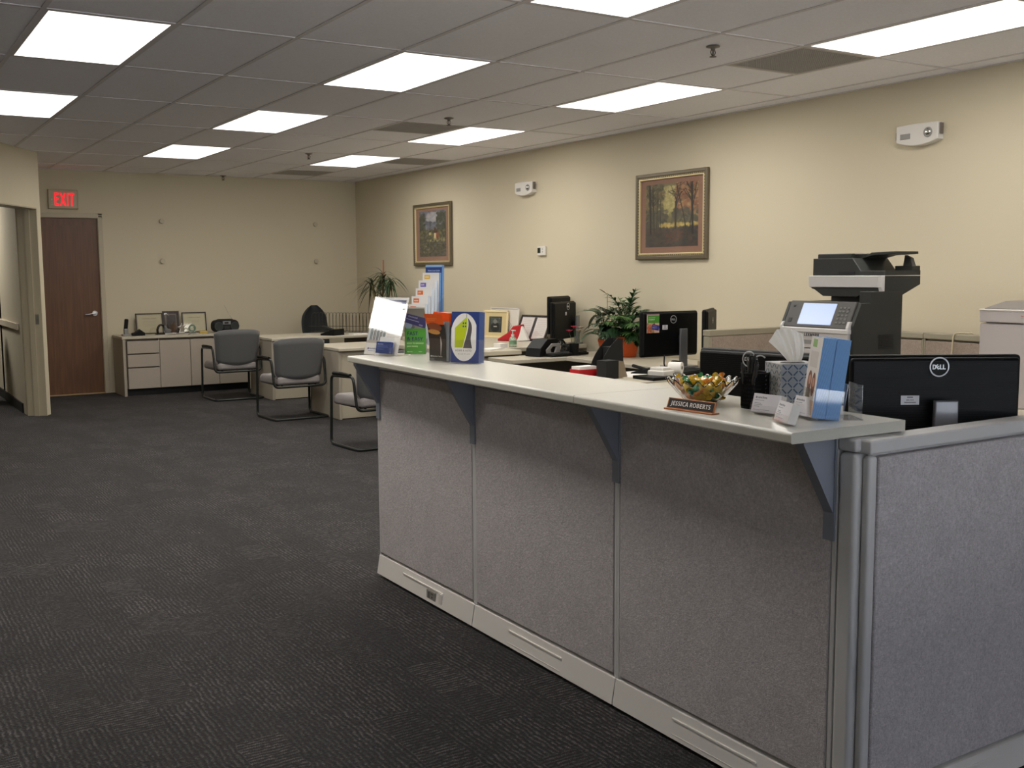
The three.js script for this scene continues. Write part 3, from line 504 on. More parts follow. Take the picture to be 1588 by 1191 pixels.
// work surfaces behind the counter
{
  const t = T('work_desk', 'beige desk unit carrying the small frames along the right wall', 'desk', [0, 0, 0]);
  obj('desk_top', bx(-1.5, 0.705, 4.0, -0.92, 0.745, 5.56, 0.008), M.desk, t); obj('desk_top', bx(-0.92, 0.705, 3.2, -0.02, 0.745, 5.30, 0.008), M.desk, t);
  obj('drawer', bx(-1.45, 0.46, 5.50, -0.97, 0.685, 5.53, 0.004), M.deskFront, t); obj('drawer', bx(-1.45, 0.05, 5.50, -0.97, 0.445, 5.53, 0.004), M.deskFront, t);
  obj('carcass', [bx(-1.49, 0, 4.9, -0.95, 0.705, 5.50), bx(-0.95, 0, 5.46, -0.922, 0.705, 5.545)], M.deskSide, t);
  const l = T('corner_work_surface', 'lower L-shaped beige work surface running along the right wall', 'desk', [0, 0, 0]);
  const s = [[-1.27, 5.56], [-0.02, 5.56], [-0.02, 7.88], [-0.72, 7.88], [-0.72, 5.95], [-1.27, 5.95]].map(([a, b]) => [a, -b]);
  obj('surface', muv(ext(s, 0.032, 0.004).rotateX(-Math.PI / 2).translate(0, 0.668, 0)), M.desk, l);
  obj('leg_panel', [bx(-0.74, 0, 7.82, -0.1, 0.668, 7.85), bx(-1.26, 0, 5.6, -1.23, 0.668, 5.93), bx(-1.23, 0.3, 5.6, -0.05, 0.668, 5.62), bx(-0.06, 0.3, 5.62, -0.04, 0.668, 7.85)], M.deskSide, l);
  const p = T('peninsula_desk', 'beige work surface with the receipt roll and phone behind the counter', 'desk', [0, 0, 0]);
  obj('surface', bx(-2.35, 0.668, 7.3, -0.96, 0.70, 7.95, 0.006), M.desk, p); obj('leg_panel', [bx(-2.33, 0, 7.34, -2.3, 0.668, 7.9), bx(-1.0, 0, 7.34, -0.97, 0.668, 7.9)], M.deskSide, p);
  const r = T('reception_desk', 'reception work surface just behind the tall counter', 'desk', [0, 0, 0]);
  obj('surface', [bx(-3.78, 0.668, 8.9, -3.0, 0.70, 11.5, 0.006), bx(-3.0, 0.668, 10.9, -2.3, 0.70, 11.5, 0.006)], M.desk, r); obj('leg_panel', [bx(-3.7, 0, 8.95, -3.05, 0.668, 8.98), bx(-2.4, 0, 10.95, -2.37, 0.668, 11.45)], M.deskSide, r);
  const q = T('printer_desk', 'grey work surface under the two printers', 'desk', [0, 0, 0]);
  obj('surface', bx(-1.62, 0.668, 8.02, -0.1, 0.70, 10.6, 0.006), M.desk, q); obj('leg_panel', [bx(-1.6, 0, 8.05, -0.14, 0.668, 8.08), bx(-1.6, 0, 10.54, -0.14, 0.668, 10.57)], M.deskSide, q);
  // dividers
  const dv = T('divider_panel', 'grey fabric divider standing out from the right wall', 'partition', [-0.945, 0, 7.90]);
  obj('fabric', bx(0.03, 0.08, 0.0, 0.84, 0.98, 0.055, 0.006), M.divCloth ??= (() => { const m = cloth.clone(); m.color.set('#c9beb0'); return m; })(), dv);
  obj('end_trim', bx(0, 0.02, -0.003, 0.032, 0.98, 0.058, 0.008), M.divMetal ??= std('#97917f', 0.5), dv); obj('top_cap', bx(-0.002, 0.98, -0.006, 0.85, 1.022, 0.061, 0.006), M.divMetal, dv);
  const dp = (label, z0, z1) => { const w = T('divider_panel', label, 'partition', [-0.085, 0, z0]), L = z1 - z0; obj('fabric', bx(0, 0.08, 0.012, 0.05, 0.974, L - 0.012, 0.006), M.divCloth, w); obj('top_cap', bx(-0.006, 0.985, 0, 0.056, 1.022, L - 0.002, 0.006), M.divMetal, w); obj('edge_trim', [bx(0, 0.02, 0, 0.05, 0.985, 0.012, 0.003), bx(0, 0.02, L - 0.012, 0.05, 0.985, L - 0.002, 0.003)], M.divMetal, w); obj('core', bx(0.02, 0.05, 0.004, 0.03, 0.99, L - 0.006), M.divMetal, w); };
  dp('low grey divider on the right wall behind the black copier', 7.962, 9.02); dp('low grey divider on the right wall behind the white scanner', 9.02, 10.1);
}
// ---------- monitors ----------
const ring = (x, y, z, r) => { const g = new THREE.TorusGeometry(r, r * 0.085, 8, 40); g.scale(1, 1, 0.35); g.translate(x, y, z); return g; };
function brandLetters(r) { // tilted-E word mark inside the ring
  const parts = []; let x = 0; const one = (ch, tilt, k) => { const g = new TextGeometry(ch, { font, size: r * 0.52, depth: 0.0015, curveSegments: 3, bevelEnabled: false }); g.computeBoundingBox(); const b = g.boundingBox, w = b.max.x - b.min.x; g.translate(-b.min.x - w / 2, -(b.max.y + b.min.y) / 2, 0); if (tilt) g.rotateZ(tilt); g.translate(x + w / 2, 0, 0); x += w * k + r * 0.045; parts.push(g); };
  one('D', 0, 0.97); one('E', 0.6, 1.05); one('L', 0, 0.95); one('L', 0, 1);
  const g = mg(parts); g.translate(-x / 2, 0, 0); return g;
}
// monitor seen from behind: back faces local +z, screen -z, base at the origin
function monitor(label, p, ry, w, h, yb, o = {}) {
  const m = T('monitor', label, 'monitor', p, ry), t = 0.03, yc = yb + h / 2;
  obj('case', [cbx(w, h, t, 0, yc, 0, 0.012), cbx(w * 0.97, h * 0.95, 0.024, 0, yc, 0.018, 0.012)], M.black, m);
  const ribs = []; for (let i = 0; i < 40; i++) ribs.push(cbx(w * 0.93, 0.0016, 0.002, 0, yb + h * 0.06 + i * h * 0.88 / 39, 0.0303)); obj('ribbed_back', ribs, M.black, m).userData.kind = 'stuff';
  obj('screen', cbx(w - 0.03, h - 0.03, 0.003, 0, yc, -t / 2 - 0.0005), M.blackGloss, m);
  const rx = o.ringX ?? 0, ryy = yb + h * (o.ringY ?? 0.79), rad = o.ringR ?? 0.027;
  obj('brand_badge', [ring(rx, ryy, 0.0335, rad), tr(brandLetters(rad), rx, ryy, 0.0322)], M.badge ??= std('#c9cbcd', 0.3, { metalness: 0.4 }), m);
  if (o.sticker) obj('asset_sticker', face(o.sticker[2], o.sticker[3], o.sticker[0], yb + o.sticker[1], 0.0335), print(stickerTex, 0.6), m);
  const sx = o.standX ?? 0;
  obj('stand_neck', (() => { const n = muv(ext([[-0.036, 0], [0.036, 0], [0.033, yb + h * (o.neck ?? 0.58)], [-0.033, yb + h * (o.neck ?? 0.58)]], 0.018, 0.004)); n.translate(sx, 0.012, 0.062); return n; })(), M.silver, m);
  obj('stand_hinge', cbx(0.05, 0.06, 0.03, sx, yb + h * 0.36, 0.045, 0.006), M.black, m);
  obj('stand_base', (() => { const n = new RoundedBoxGeometry(0.24, 0.014, o.baseD ?? 0.17, 3, 0.006); n.translate(sx, 0.007, 0.02); return n; })(), M.silver, m);
  return m;
}
const stickerTex = canvasTex(128, 64, (x, w, h) => { x.fillStyle = '#d9d9de'; x.fillRect(0, 0, w, h); x.fillStyle = '#34343a'; x.font = 'bold 13px sans-serif'; x.textAlign = 'center'; x.fillText('MR-4181', w / 2, 36); x.fillStyle = '#77777c'; x.fillRect(44, 8, 40, 8); x.fillStyle = '#55555a'; for (let i = 0; i < 30; i++) x.fillRect(24 + i * 2.7, 44, 1 + (i * 7 % 3) * 0.6, 9); });
monitor('large black monitor at the right, back with ring badge towards the viewer', [-3.305, 0.70, 11.415], -0.565, 0.498, 0.30, 0.186, { ringX: 0.008, ringY: 0.89, ringR: 0.0262, sticker: [-0.072, 0.173, 0.052, 0.026], standX: 0.016, neck: 0.545 });
{
  monitor('black monitor behind the tissue box with the orange and green card stuck on it', [-3.255, 0.70, 10.712], -Math.PI / 2 + 0.222, 0.51, 0.30, 0.153, { ringX: -0.035, ringY: 0.9, ringR: 0.026 });
  monitor('black monitor left of the upright monitor, facing away beside the palm', [-0.69, 0.70, 7.24], -0.03, 0.54, 0.338, 0.088, { ringX: 0.02, ringY: 0.82, ringR: 0.028, sticker: [-0.06, 0.22, 0.05, 0.034], standX: 0.09 });
  monitor('upright black monitor seen edge-on behind the counter', [-0.585, 0.70, 7.56], 0.68, 0.45, 0.40, 0.05, { ringR: 0.02 });
  monitor('front one of two angled black monitors next to the peace lily', [-0.315, 0.745, 5.32], 0.535, 0.50, 0.345, 0.06, { ringX: 0.05, ringY: 0.87, ringR: 0.03, sticker: [0.0, 0.235, 0.035, 0.03], standX: 0.19, baseD: 0.11 });
  monitor('rear one of two angled black monitors, only its top showing', [-0.225, 0.745, 5.12], 0.535, 0.46, 0.35, 0.102, { baseD: 0.1, ringR: 0.02, standX: -0.08 });
}
// ---------- things on the counter ----------
const U = (x, z, y = TOP) => [x, y, z];
const lines = (x, x0, y0, w, n, dy, col, h = 2) => { x.fillStyle = col; for (let i = 0; i < n; i++) x.fillRect(x0, y0 + i * dy, w * rr(0.6, 1), h); };
{ // slanted sign holder with flyer and business cards
  seed = 31;
  const g = T('sign_holder', 'clear slanted sign holder with a white flyer at the far counter end', 'sign holder', U(-3.855, 8.90), -1.21), tilt = -0.328;
  const s = obj('acrylic_front', cbx(0.218, 0.285, 0.0025, 0, 0.1425, 0.0018).rotateX(tilt), M.acrylic, g);
  obj('acrylic_foot', cbx(0.218, 0.0025, 0.09, 0, 0.0013, -0.042), M.acrylic, g);
  obj('acrylic_back', cbx(0.218, 0.28, 0.0025, 0, 0.14, -0.0035).rotateX(tilt), M.acrylic, g);
  const tex = canvasTex(440, 570, (x, w, h) => {
    x.fillStyle = '#efece6'; x.fillRect(0, 0, w, h); x.fillStyle = '#cfd4d2'; x.fillRect(0, 0, w * 0.53, h * 0.8);
    for (let i = 0; i < 5; i++) { const px = 30 + i * 42; x.fillStyle = ['#8fa5ad', '#a8b6b8', '#7f9aa4', '#9cabb0', '#8aa0aa'][i]; x.fillRect(px, 190 + (i % 2) * 12, 36, 130); x.fillStyle = ['#55606a', '#6e6158', '#4a4f58', '#5b5248', '#50565e'][i]; x.fillRect(px + 4, 310, 11, 130); x.fillRect(px + 20, 315, 11, 128); x.fillStyle = '#b3876c'; x.beginPath(); x.arc(px + 18, 172 + (i % 2) * 12, 14, 0, 7); x.fill(); }
    x.fillStyle = '#b8aea2'; x.fillRect(0, 430, w * 0.53, 26);
    x.fillStyle = '#3a477c'; x.fillRect(w * 0.4, 26, w * 0.54, 40); x.fillStyle = '#e6e4e0'; x.font = 'bold 27px sans-serif'; x.fillText('$500 per year', w * 0.42, 56);
    lines(x, w * 0.58, 88, 150, 16, 20, '#b9b6b0', 3);
    x.fillStyle = '#e8e4dd'; x.fillRect(0, 456, w, 114); x.fillStyle = '#3c4680'; x.beginPath(); x.arc(42, 512, 10, 0, 7); x.fill(); x.font = 'bold 22px sans-serif'; x.fillText('Business', 56, 519); x.fillStyle = '#8f93b4'; x.fillRect(44, 532, 96, 5);
  });
  obj('flyer', face(0.212, 0.276, 0, 0.1425, -0.0008).rotateX(tilt), print(tex, 0.55), g);
  const b = obj('business_card_pocket', [cbx(0.1, 0.05, 0.002, 0.045, 0.028, 0.038).rotateX(-0.2), cbx(0.1, 0.002, 0.04, 0.045, 0.003, 0.02), cbx(0.002, 0.04, 0.03, 0.094, 0.022, 0.022), cbx(0.002, 0.04, 0.03, -0.004, 0.022, 0.022)], M.acrylic, g);
  const ct = canvasTex(128, 96, (x, w, h) => { x.fillStyle = '#233a78'; x.fillRect(0, 0, w, h); x.fillStyle = '#c8d0e6'; x.font = 'bold 15px sans-serif'; x.fillText('Service', 12, 24); x.fillStyle = '#7d8fc0'; x.fillRect(12, 34, 96, 3); x.fillRect(12, 44, 100, 3); x.fillRect(12, 62, 60, 3); });
  obj('business_cards', cbx(0.09, 0.052, 0.02, 0.045, 0.036, 0.022, 0.001).rotateX(-0.2), M.navy ??= std('#233a78', 0.5), g); obj('top_card', [face(0.088, 0.05, 0.045, 0.036, 0.033).rotateX(-0.2)], print(ct, 0.5), g);
  obj('raised_card', cbx(0.088, 0.05, 0.001, 0.047, 0.062, 0.014).rotateX(-0.2), M.paper, g);
}
// a bent sheet: profile of (y, z) points swept across x, uv 0..1
function sheet(w, prof) {
  const P = [], Q = [], I = []; let L = [0]; for (let i = 1; i < prof.length; i++) L.push(L[i - 1] + Math.hypot(prof[i][0] - prof[i - 1][0], prof[i][1] - prof[i - 1][1]));
  for (const [off, sgn] of [[0, 1], [-0.0012, -1]]) prof.forEach(([y, z], i) => { for (const s of [-1, 1]) { P.push(s * w / 2, y, z + off); Q.push(s < 0 ? 0 : 1, L[i] / L[L.length - 1]); } });
  const n = prof.length * 2; for (let i = 0; i < prof.length - 1; i++) { const a = i * 2; I.push(a, a + 1, a + 2, a + 1, a + 3, a + 2, n + a, n + a + 2, n + a + 1, n + a + 1, n + a + 2, n + a + 3); }
  const g = new THREE.BufferGeometry(); g.setAttribute('position', new THREE.Float32BufferAttribute(P, 3)); g.setAttribute('uv', new THREE.Float32BufferAttribute(Q, 2)); g.setIndex(I); g.computeVertexNormals(); return g;
}
function holder(g, w, d, hf, hb, tilt = 0) { // clear brochure pocket: front lip, sides, back
  obj('acrylic_pocket', [cbx(w, hf, 0.002, 0, hf / 2, d / 2), cbx(w, hb, 0.002, 0, hb / 2, -d / 2), cbx(0.002, hf, d - 0.002, -w / 2 + 0.001, hf / 2, 0), cbx(0.002, hf, d - 0.002, w / 2 - 0.001, hf / 2, 0), cbx(w - 0.004, 0.002, d - 0.004, 0, 0.0015, 0)].map((q) => q.rotateX(tilt)), M.acrylic, g);
}
{ // FAST & EASY flyer with its drooping top
  const g = T('flyer_holder', 'small clear holder with the green flyer reading FAST & EASY', 'flyer holder', U(-3.70, 8.955), -0.62);
  holder(g, 0.104, 0.03, 0.075, 0.14, -0.08);
  const tex = canvasTex(256, 560, (x, w, h) => {
    x.fillStyle = '#8b8580'; x.fillRect(0, 0, w, h); x.fillStyle = '#6a6a72'; x.beginPath(); x.arc(60, 250, 60, 0, 7); x.fill(); x.fillStyle = '#97a5c0'; x.beginPath(); x.arc(46, 230, 46, 0, 7); x.fill();
    x.save(); x.translate(30, 78); x.rotate(0.3); x.fillStyle = '#3a3570'; x.fillRect(0, 0, 260, 120); x.fillStyle = '#b9b8d8'; x.font = 'bold 26px sans-serif'; x.fillText('Financial', 34, 38); x.fillRect(16, 66, 160, 6); x.font = 'bold 22px sans-serif'; x.fillText('VISA', 180, 108); x.restore();
    x.fillStyle = '#4f9a35'; x.fillRect(0, 270, w, 290); x.fillStyle = '#1d3557'; x.font = 'bold 58px sans-serif'; x.fillText('FAST', 26, 346); x.fillText('& EASY', 26, 408); x.fillStyle = '#cfe3b4'; x.font = 'bold 23px sans-serif'; x.fillText('WAYS TO MANAGE', 26, 446); x.fillText('your money', 26, 478); x.font = 'bold 18px sans-serif'; x.fillText('Borrow', 30, 538); x.fillText('Save', 168, 538);
  });
  obj('flyer', sheet(0.099, [[0.004, 0.002], [0.05, -0.003], [0.1, -0.008], [0.14, -0.006], [0.17, 0.004], [0.195, 0.02], [0.212, 0.034], [0.216, 0.042]]), print(tex, 0.5), g);
  obj('flyer_stack', [sheet(0.099, [[0.004, -0.004], [0.1, -0.013], [0.15, -0.011], [0.19, 0.008], [0.214, 0.03]]), sheet(0.099, [[0.004, -0.009], [0.1, -0.017], [0.16, -0.017], [0.2, -0.003], [0.222, 0.02]])], M.paper, g);
}
{ // tiered brochure rack
  const g = T('brochure_rack', 'tall clear stepped rack of white brochures with coloured tabs', 'brochure rack', U(-3.66, 8.885), -1.08);
  const tiers = 6, w = 0.1, cols = ['#dd6a2a', '#dd6a2a', '#dd6a2a', '#6c5fae', '#e0b33c', '#223a78'];
  for (let i = 0; i < tiers; i++) {
    const y0 = 0.038 * i, z = -0.024 * i, hb = 0.228, sx = 0, tl = -0.05, dx = i >= 4 ? 0.012 : i >= 2 ? 0.006 : 0;
    const tex = canvasTex(128, 256, (x, W, h) => { x.fillStyle = i === 5 ? '#24407f' : '#e9e5e0'; x.fillRect(0, 0, W, h); if (i === 5) { x.fillStyle = '#8fb4da'; x.fillRect(0, 0, W, 12); x.fillStyle = '#b9c6e2'; x.font = 'bold 11px sans-serif'; x.fillText('Home Loan Guide', 18, 34); } else { x.fillStyle = cols[i]; x.fillRect(14, 12, 44, 22); x.fillStyle = '#f3e7dc'; x.font = 'bold 11px sans-serif'; x.fillText(['AUTO', 'HOME', 'LIFE', 'SAVE', 'LOAN'][i], 19, 27); x.fillStyle = '#c9c4bd'; for (let k = 0; k < 5; k++) x.fillRect(14, 52 + k * 12, 80, 2); } });
    const pg = canvasTex(32, 8, (x) => { for (let k = 0; k < 32; k++) { x.fillStyle = i > 3 ? ['#4a78b4', '#8fb4da', '#39609f'][k % 3] : ['#dfe3e8', '#8fb0d4', '#f0eeea', '#b8c8da'][k * 3 % 4]; x.fillRect(k, 0, 1, 8); } });
    const em = print(pg, 0.6), cover = print(tex, 0.5);
    const geo = new THREE.BoxGeometry(w - 0.006, hb, 0.019); geo.translate(dx, y0 + 0.004 + hb / 2, z - 0.0095); geo.rotateX(tl);
    obj('brochure_stack', geo, [em, em, em, em, cover, em], g);
    obj('acrylic_tier', [cbx(w, 0.085, 0.0018, dx, y0 + 0.044, z + 0.0014), cbx(0.0018, 0.09, 0.022, dx - w / 2, y0 + 0.045, z - 0.0095), cbx(0.0018, 0.09, 0.022, dx + w / 2, y0 + 0.045, z - 0.0095), cbx(w, 0.0018, 0.022, dx, y0 + 0.002, z - 0.0095)].map((q) => q.rotateX(tl)), M.acrylic, g);
  }
  obj('acrylic_side', [ext([[0.004, 0], [0.13, 0], [0.13, 0.25], [0.1, 0.24]], 0.002).rotateY(Math.PI / 2).translate(-w / 2 - 0.002, 0, 0.0), ext([[0.004, 0], [0.13, 0], [0.13, 0.25], [0.1, 0.24]], 0.002).rotateY(Math.PI / 2).translate(w / 2 + 0.012, 0, 0.0)].map(muv), M.acrylic, g);
}
{ // black brochures with orange tops
  const g = T('brochure_holder', 'clear pocket of black brochures with orange tops, fanned out', 'brochure holder', U(-3.775, 9.345), -1.25);
  holder(g, 0.118, 0.052, 0.1, 0.15);
  const tex = canvasTex(256, 520, (x, w, h) => { x.fillStyle = '#2b2a2a'; x.fillRect(0, 0, w, h); x.fillStyle = '#dd5a1e'; x.fillRect(0, 0, w, 120); x.fillStyle = '#e88a50'; x.fillRect(20, 50, 150, 8); x.fillRect(20, 68, 120, 6); x.fillStyle = '#8c4a2e'; x.beginPath(); x.ellipse(110, 150, 100, 50, 0.1, 0, 7); x.fill(); x.fillStyle = '#c08a4a'; x.beginPath(); x.ellipse(90, 205, 90, 26, 0.1, 0, 7); x.fill(); x.fillStyle = '#3a2e2a'; x.fillRect(0, 235, w, 160); x.fillStyle = '#262626'; x.fillRect(0, 390, w, 130); x.fillStyle = '#d8d5d0'; x.font = 'bold 22px sans-serif'; x.fillText('Member Perks', 40, 478); x.beginPath(); x.arc(28, 470, 9, 0, 7); x.fill(); });
  const stackT = canvasTex(64, 256, (x, w, h) => { for (let i = 0; i < 64; i++) { x.fillStyle = ['#8d9298', '#6c7075', '#a9adb2', '#54575c', '#7d8388'][i * 7 % 5]; x.fillRect(i, 0, 1, h); } x.fillStyle = '#d8531d'; x.fillRect(0, 0, w, 44); });
  obj('brochure', sheet(0.1, [[0.004, 0.022], [0.08, 0.021], [0.14, 0.029], [0.205, 0.052]]), print(tex, 0.35), g);
  const b2 = obj('brochure', sheet(0.1, [[0.004, 0.01], [0.1, 0.009], [0.21, 0.02]]), print(tex, 0.35), g); b2.rotation.z = -0.1; b2.position.x = 0.006;
  obj('brochure_stack', [sheet(0.03, [[0.004, 0.0], [0.12, 0.005], [0.17, 0.012]]).rotateY(0.5).translate(0.03, 0.0, 0.014)], M.paperGrey, g);
  const st = obj('brochure_stack', cbx(0.1, 0.205, 0.026, 0.004, 0.106, -0.006).rotateX(-0.04), [print(stackT, 0.5), print(stackT, 0.5), std('#d8531d', 0.5), M.paperGrey, print(tex, 0.4), M.blackMatte], g);
  { const geo = new THREE.BoxGeometry(0.1, 0.205, 0.03); geo.translate(0.004, 0.106, -0.007); geo.rotateX(-0.04); st.geometry = geo; }
  const f2 = obj('brochure_stack', new THREE.BoxGeometry(0.06, 0.205, 0.024).rotateZ(-0.05).translate(0.036, 0.108, 0.009), [print(stackT, 0.5), print(stackT, 0.5), std('#d8531d', 0.5), M.paperGrey, print(stackT, 0.4), M.blackMatte], g);
}
{ // HOME & AUTO
  const g = T('brochure_holder', 'clear pocket of blue edged brochures with a lime house and grey road reading HOME & AUTO', 'brochure holder', U(-3.732, 9.492), -1.0), tl = -0.07;
  holder(g, 0.138, 0.056, 0.1, 0.17, tl);
  const tex = canvasTex(384, 680, (x, w, h) => {
    x.fillStyle = '#2c4080'; x.fillRect(0, 0, w, h); x.fillStyle = '#ece9e6'; x.beginPath(); x.ellipse(w * 0.47, h * 0.5, w * 0.5, h * 0.47, 0, 0, 7); x.save(); x.clip(); x.fillRect(0, 0, w * 0.9, h); x.restore();
    x.fillStyle = '#bccb23'; x.beginPath(); x.moveTo(50, 480); x.lineTo(50, 215); x.lineTo(206, 72); x.bezierCurveTo(250, 180, 190, 330, 160, 480); x.closePath(); x.fill();
    x.fillStyle = '#5b5858'; x.beginPath(); x.moveTo(212, 70); x.bezierCurveTo(300, 150, 290, 230, 272, 320); x.bezierCurveTo(262, 380, 282, 440, 292, 486); x.lineTo(164, 486); x.bezierCurveTo(200, 330, 262, 190, 212, 70); x.closePath(); x.fill(); x.strokeStyle = '#ece9e6'; x.lineWidth = 5; x.beginPath(); x.moveTo(214, 72); x.bezierCurveTo(268, 180, 200, 330, 164, 486); x.stroke();
    x.fillStyle = '#8a8786'; x.fillRect(206, 30, 7, 46); x.fillStyle = '#34508c'; for (const [a, b] of [[156, 140], [186, 140], [156, 182], [186, 182]]) x.fillRect(a, b, 19, 25);
    x.fillStyle = '#55524f'; x.font = '34px sans-serif'; x.textAlign = 'center'; x.fillText('HOME & AUTO', 172, 530); x.fillStyle = '#8d8a88'; x.font = '24px sans-serif'; x.fillText('B L U E  P L A N', 180, 572);
  });
  const side = canvasTex(64, 64, (x) => { for (let i = 0; i < 64; i++) { x.fillStyle = ['#34508c', '#2c4080', '#4463a0', '#3a5794'][i * 5 % 4]; x.fillRect(i, 0, 1, 64); } });
  const geo = new THREE.BoxGeometry(0.13, 0.212, 0.05); geo.translate(0, 0.109, 0); geo.rotateX(tl); const sm = print(side, 0.5);
  obj('brochure_stack', geo, [sm, sm, sm, sm, print(tex, 0.42), sm], g);
}
single('clip', 'tiny white strip lying on the far counter end beside the sign holder', 'paper strip', bx(-0.016, 0, -0.004, 0.016, 0.004, 0.004, 0.001).rotateY(1.2).translate(-3.745, TOP, 8.985), M.paper);
{ // candy bowl
  const bc = [-3.838, TOP, 11.043], bowl = T('candy_bowl', 'pressed clear glass bowl with a scalloped rim full of wrapped candy', 'bowl', bc);
  const R = (t, a) => (0.048 + 0.055 * Math.pow(t, 0.85)) * (1 + 0.045 * t * Math.cos(18 * a)), Y = (t, a) => 0.004 + 0.062 * t + 0.008 * t * t * Math.cos(18 * a);
  const nu = 180, nv = 14, P = [], I = []; const add = (x, y, z) => { P.push(x, y, z); };
  for (const s of [0, 1]) for (let j = 0; j <= nv; j++) for (let i = 0; i <= nu; i++) { const a = i / nu * Math.PI * 2, t = j / nv, flute = s ? 0 : 0.0018 * Math.abs(Math.sin(9 * a)) * t, r = R(t, a) - (s ? 0.0042 : 0) + flute; add(r * Math.cos(a), Y(t, a) + (s ? 0.004 * (1 - t) : 0), r * Math.sin(a)); }
  const n = (nu + 1) * (nv + 1), q = (s, j, i) => s * n + j * (nu + 1) + i;
  for (let j = 0; j < nv; j++) for (let i = 0; i < nu; i++) { I.push(q(0, j, i), q(0, j + 1, i), q(0, j, i + 1), q(0, j, i + 1), q(0, j + 1, i), q(0, j + 1, i + 1)); I.push(q(1, j, i), q(1, j, i + 1), q(1, j + 1, i), q(1, j, i + 1), q(1, j + 1, i + 1), q(1, j + 1, i)); }
  for (let i = 0; i < nu; i++) { I.push(q(0, nv, i), q(1, nv, i), q(0, nv, i + 1), q(0, nv, i + 1), q(1, nv, i), q(1, nv, i + 1)); }
  const c0 = P.length / 3; add(0, 0.003, 0); add(0, 0.008, 0); for (let i = 0; i < nu; i++) { I.push(c0, q(0, 0, i), q(0, 0, i + 1), c0 + 1, q(1, 0, i + 1), q(1, 0, i)); }
  const g = new THREE.BufferGeometry(); g.setAttribute('position', new THREE.Float32BufferAttribute(P, 3)); g.setIndex(I); g.computeVertexNormals();
  obj('glass', g, phys({ color: '#ffffff', roughness: 0.12, transmission: 1, thickness: 0.004, ior: 1.5 }), bowl);
  // candies
  seed = 411;
  const body = mg([new THREE.SphereGeometry(0.0115, 12, 8).scale(1.15, 0.85, 0.9), ...[-1, 1].map((s) => new THREE.ConeGeometry(0.0095, 0.014, 9, 1, true).rotateZ(s * Math.PI / 2).translate(s * 0.0185, 0, 0))]);
  { const p = body.attributes.position; for (let i = 0; i < p.count; i++) { const x = p.getX(i), y = p.getY(i), z = p.getZ(i), f = 1 + 0.09 * Math.sin(900 * x + 700 * y) * Math.cos(800 * z - 500 * x); p.setXYZ(i, x, y * f, z * f); } body.computeVertexNormals(); }
  const mats = { yellow: phys({ color: '#f6d03a', roughness: 0.25, clearcoat: 0.7 }), orange: phys({ color: '#f79f36', roughness: 0.25, clearcoat: 0.7 }), green: phys({ color: '#3f9a62', roughness: 0.25, clearcoat: 0.7 }), red: phys({ color: '#e8505a', roughness: 0.25, clearcoat: 0.7 }), 'pale pink': phys({ color: '#ecc0ae', roughness: 0.25, clearcoat: 0.7 }), white: phys({ color: '#efe9da', roughness: 0.25, clearcoat: 0.7 }) };
  const names = Object.keys(mats); const order = ['yellow', 'orange', 'yellow', 'white', 'green', 'yellow', 'pale pink', 'orange', 'red', 'yellow', 'white', 'orange'];
  let k = 0; const spots = [];
  for (const [ring0, y, nn] of [[0.018, 0.02, 4], [0.037, 0.02, 7], [0.024, 0.036, 5], [0.052, 0.036, 11], [0.0, 0.05, 1], [0.032, 0.05, 7], [0.066, 0.05, 13], [0.0, 0.066, 1], [0.026, 0.065, 5], [0.054, 0.062, 8]]) for (let i = 0; i < nn; i++) spots.push([ring0, y, i / nn * 6.283 + y * 90]);
  for (const [r, y, a] of spots) {
    const col = order[(k * 7 + (k / 5 | 0)) % order.length]; k++;
    const side = r < 0.012 ? 'centre' : ['right', 'front right', 'front', 'left front', 'left', 'back left', 'back', 'back right'][((Math.round((Math.atan2(Math.sin(a), Math.cos(a)) - 0.57) / 0.7854) % 8) + 8) % 8];
    const m = single('candy', col + ' wrapped candy ' + (y > 0.06 ? 'on top of the heap' : y > 0.045 ? 'just under the top of the heap' : y > 0.03 ? 'halfway down the bowl' : 'at the bottom of the bowl') + (r < 0.03 ? ', inner part, ' : ', against the glass, ') + side, 'candy', body, mats[col], 'wrapped candies in the glass bowl, alike in colour');
    m.position.set(bc[0] + r * Math.cos(a) + rr(-0.003, 0.003), bc[1] + y + rr(-0.002, 0.003), bc[2] + r * Math.sin(a) + rr(-0.003, 0.003)); m.rotation.set(rr(-0.5, 0.5), rr(0, 6.28), rr(-0.6, 0.6));
  }
}
{ // name plate
  const g = T('name_plate', 'copper framed desk name plate with white letters on dark brown', 'name plate', U(-3.998, 11.168), -1.475), tl = -0.38;
  const cop = std('#c47d4c', 0.35, { metalness: 0.35 });
  obj('holder', [cbx(0.176, 0.004, 0.03, 0, 0.002, -0.004, 0.001), cbx(0.172, 0.031, 0.004, 0, 0.017, 0.002, 0.001).rotateX(tl)], cop, g);
  const tex = canvasTex(640, 104, (x, w, h) => { x.fillStyle = '#231812'; x.fillRect(0, 0, w, h); x.fillStyle = '#f1ece4'; x.font = 'bold 70px sans-serif'; x.textAlign = 'center'; x.save(); x.translate(w / 2, 78); x.scale(0.98, 1); x.fillText('JESSICA ROBERTS', 0, 0, 590); x.restore(); });
  obj('plate', face(0.164, 0.0255, 0, 0.0172, 0.0046).rotateX(tl), print(tex, 0.4), g);
}
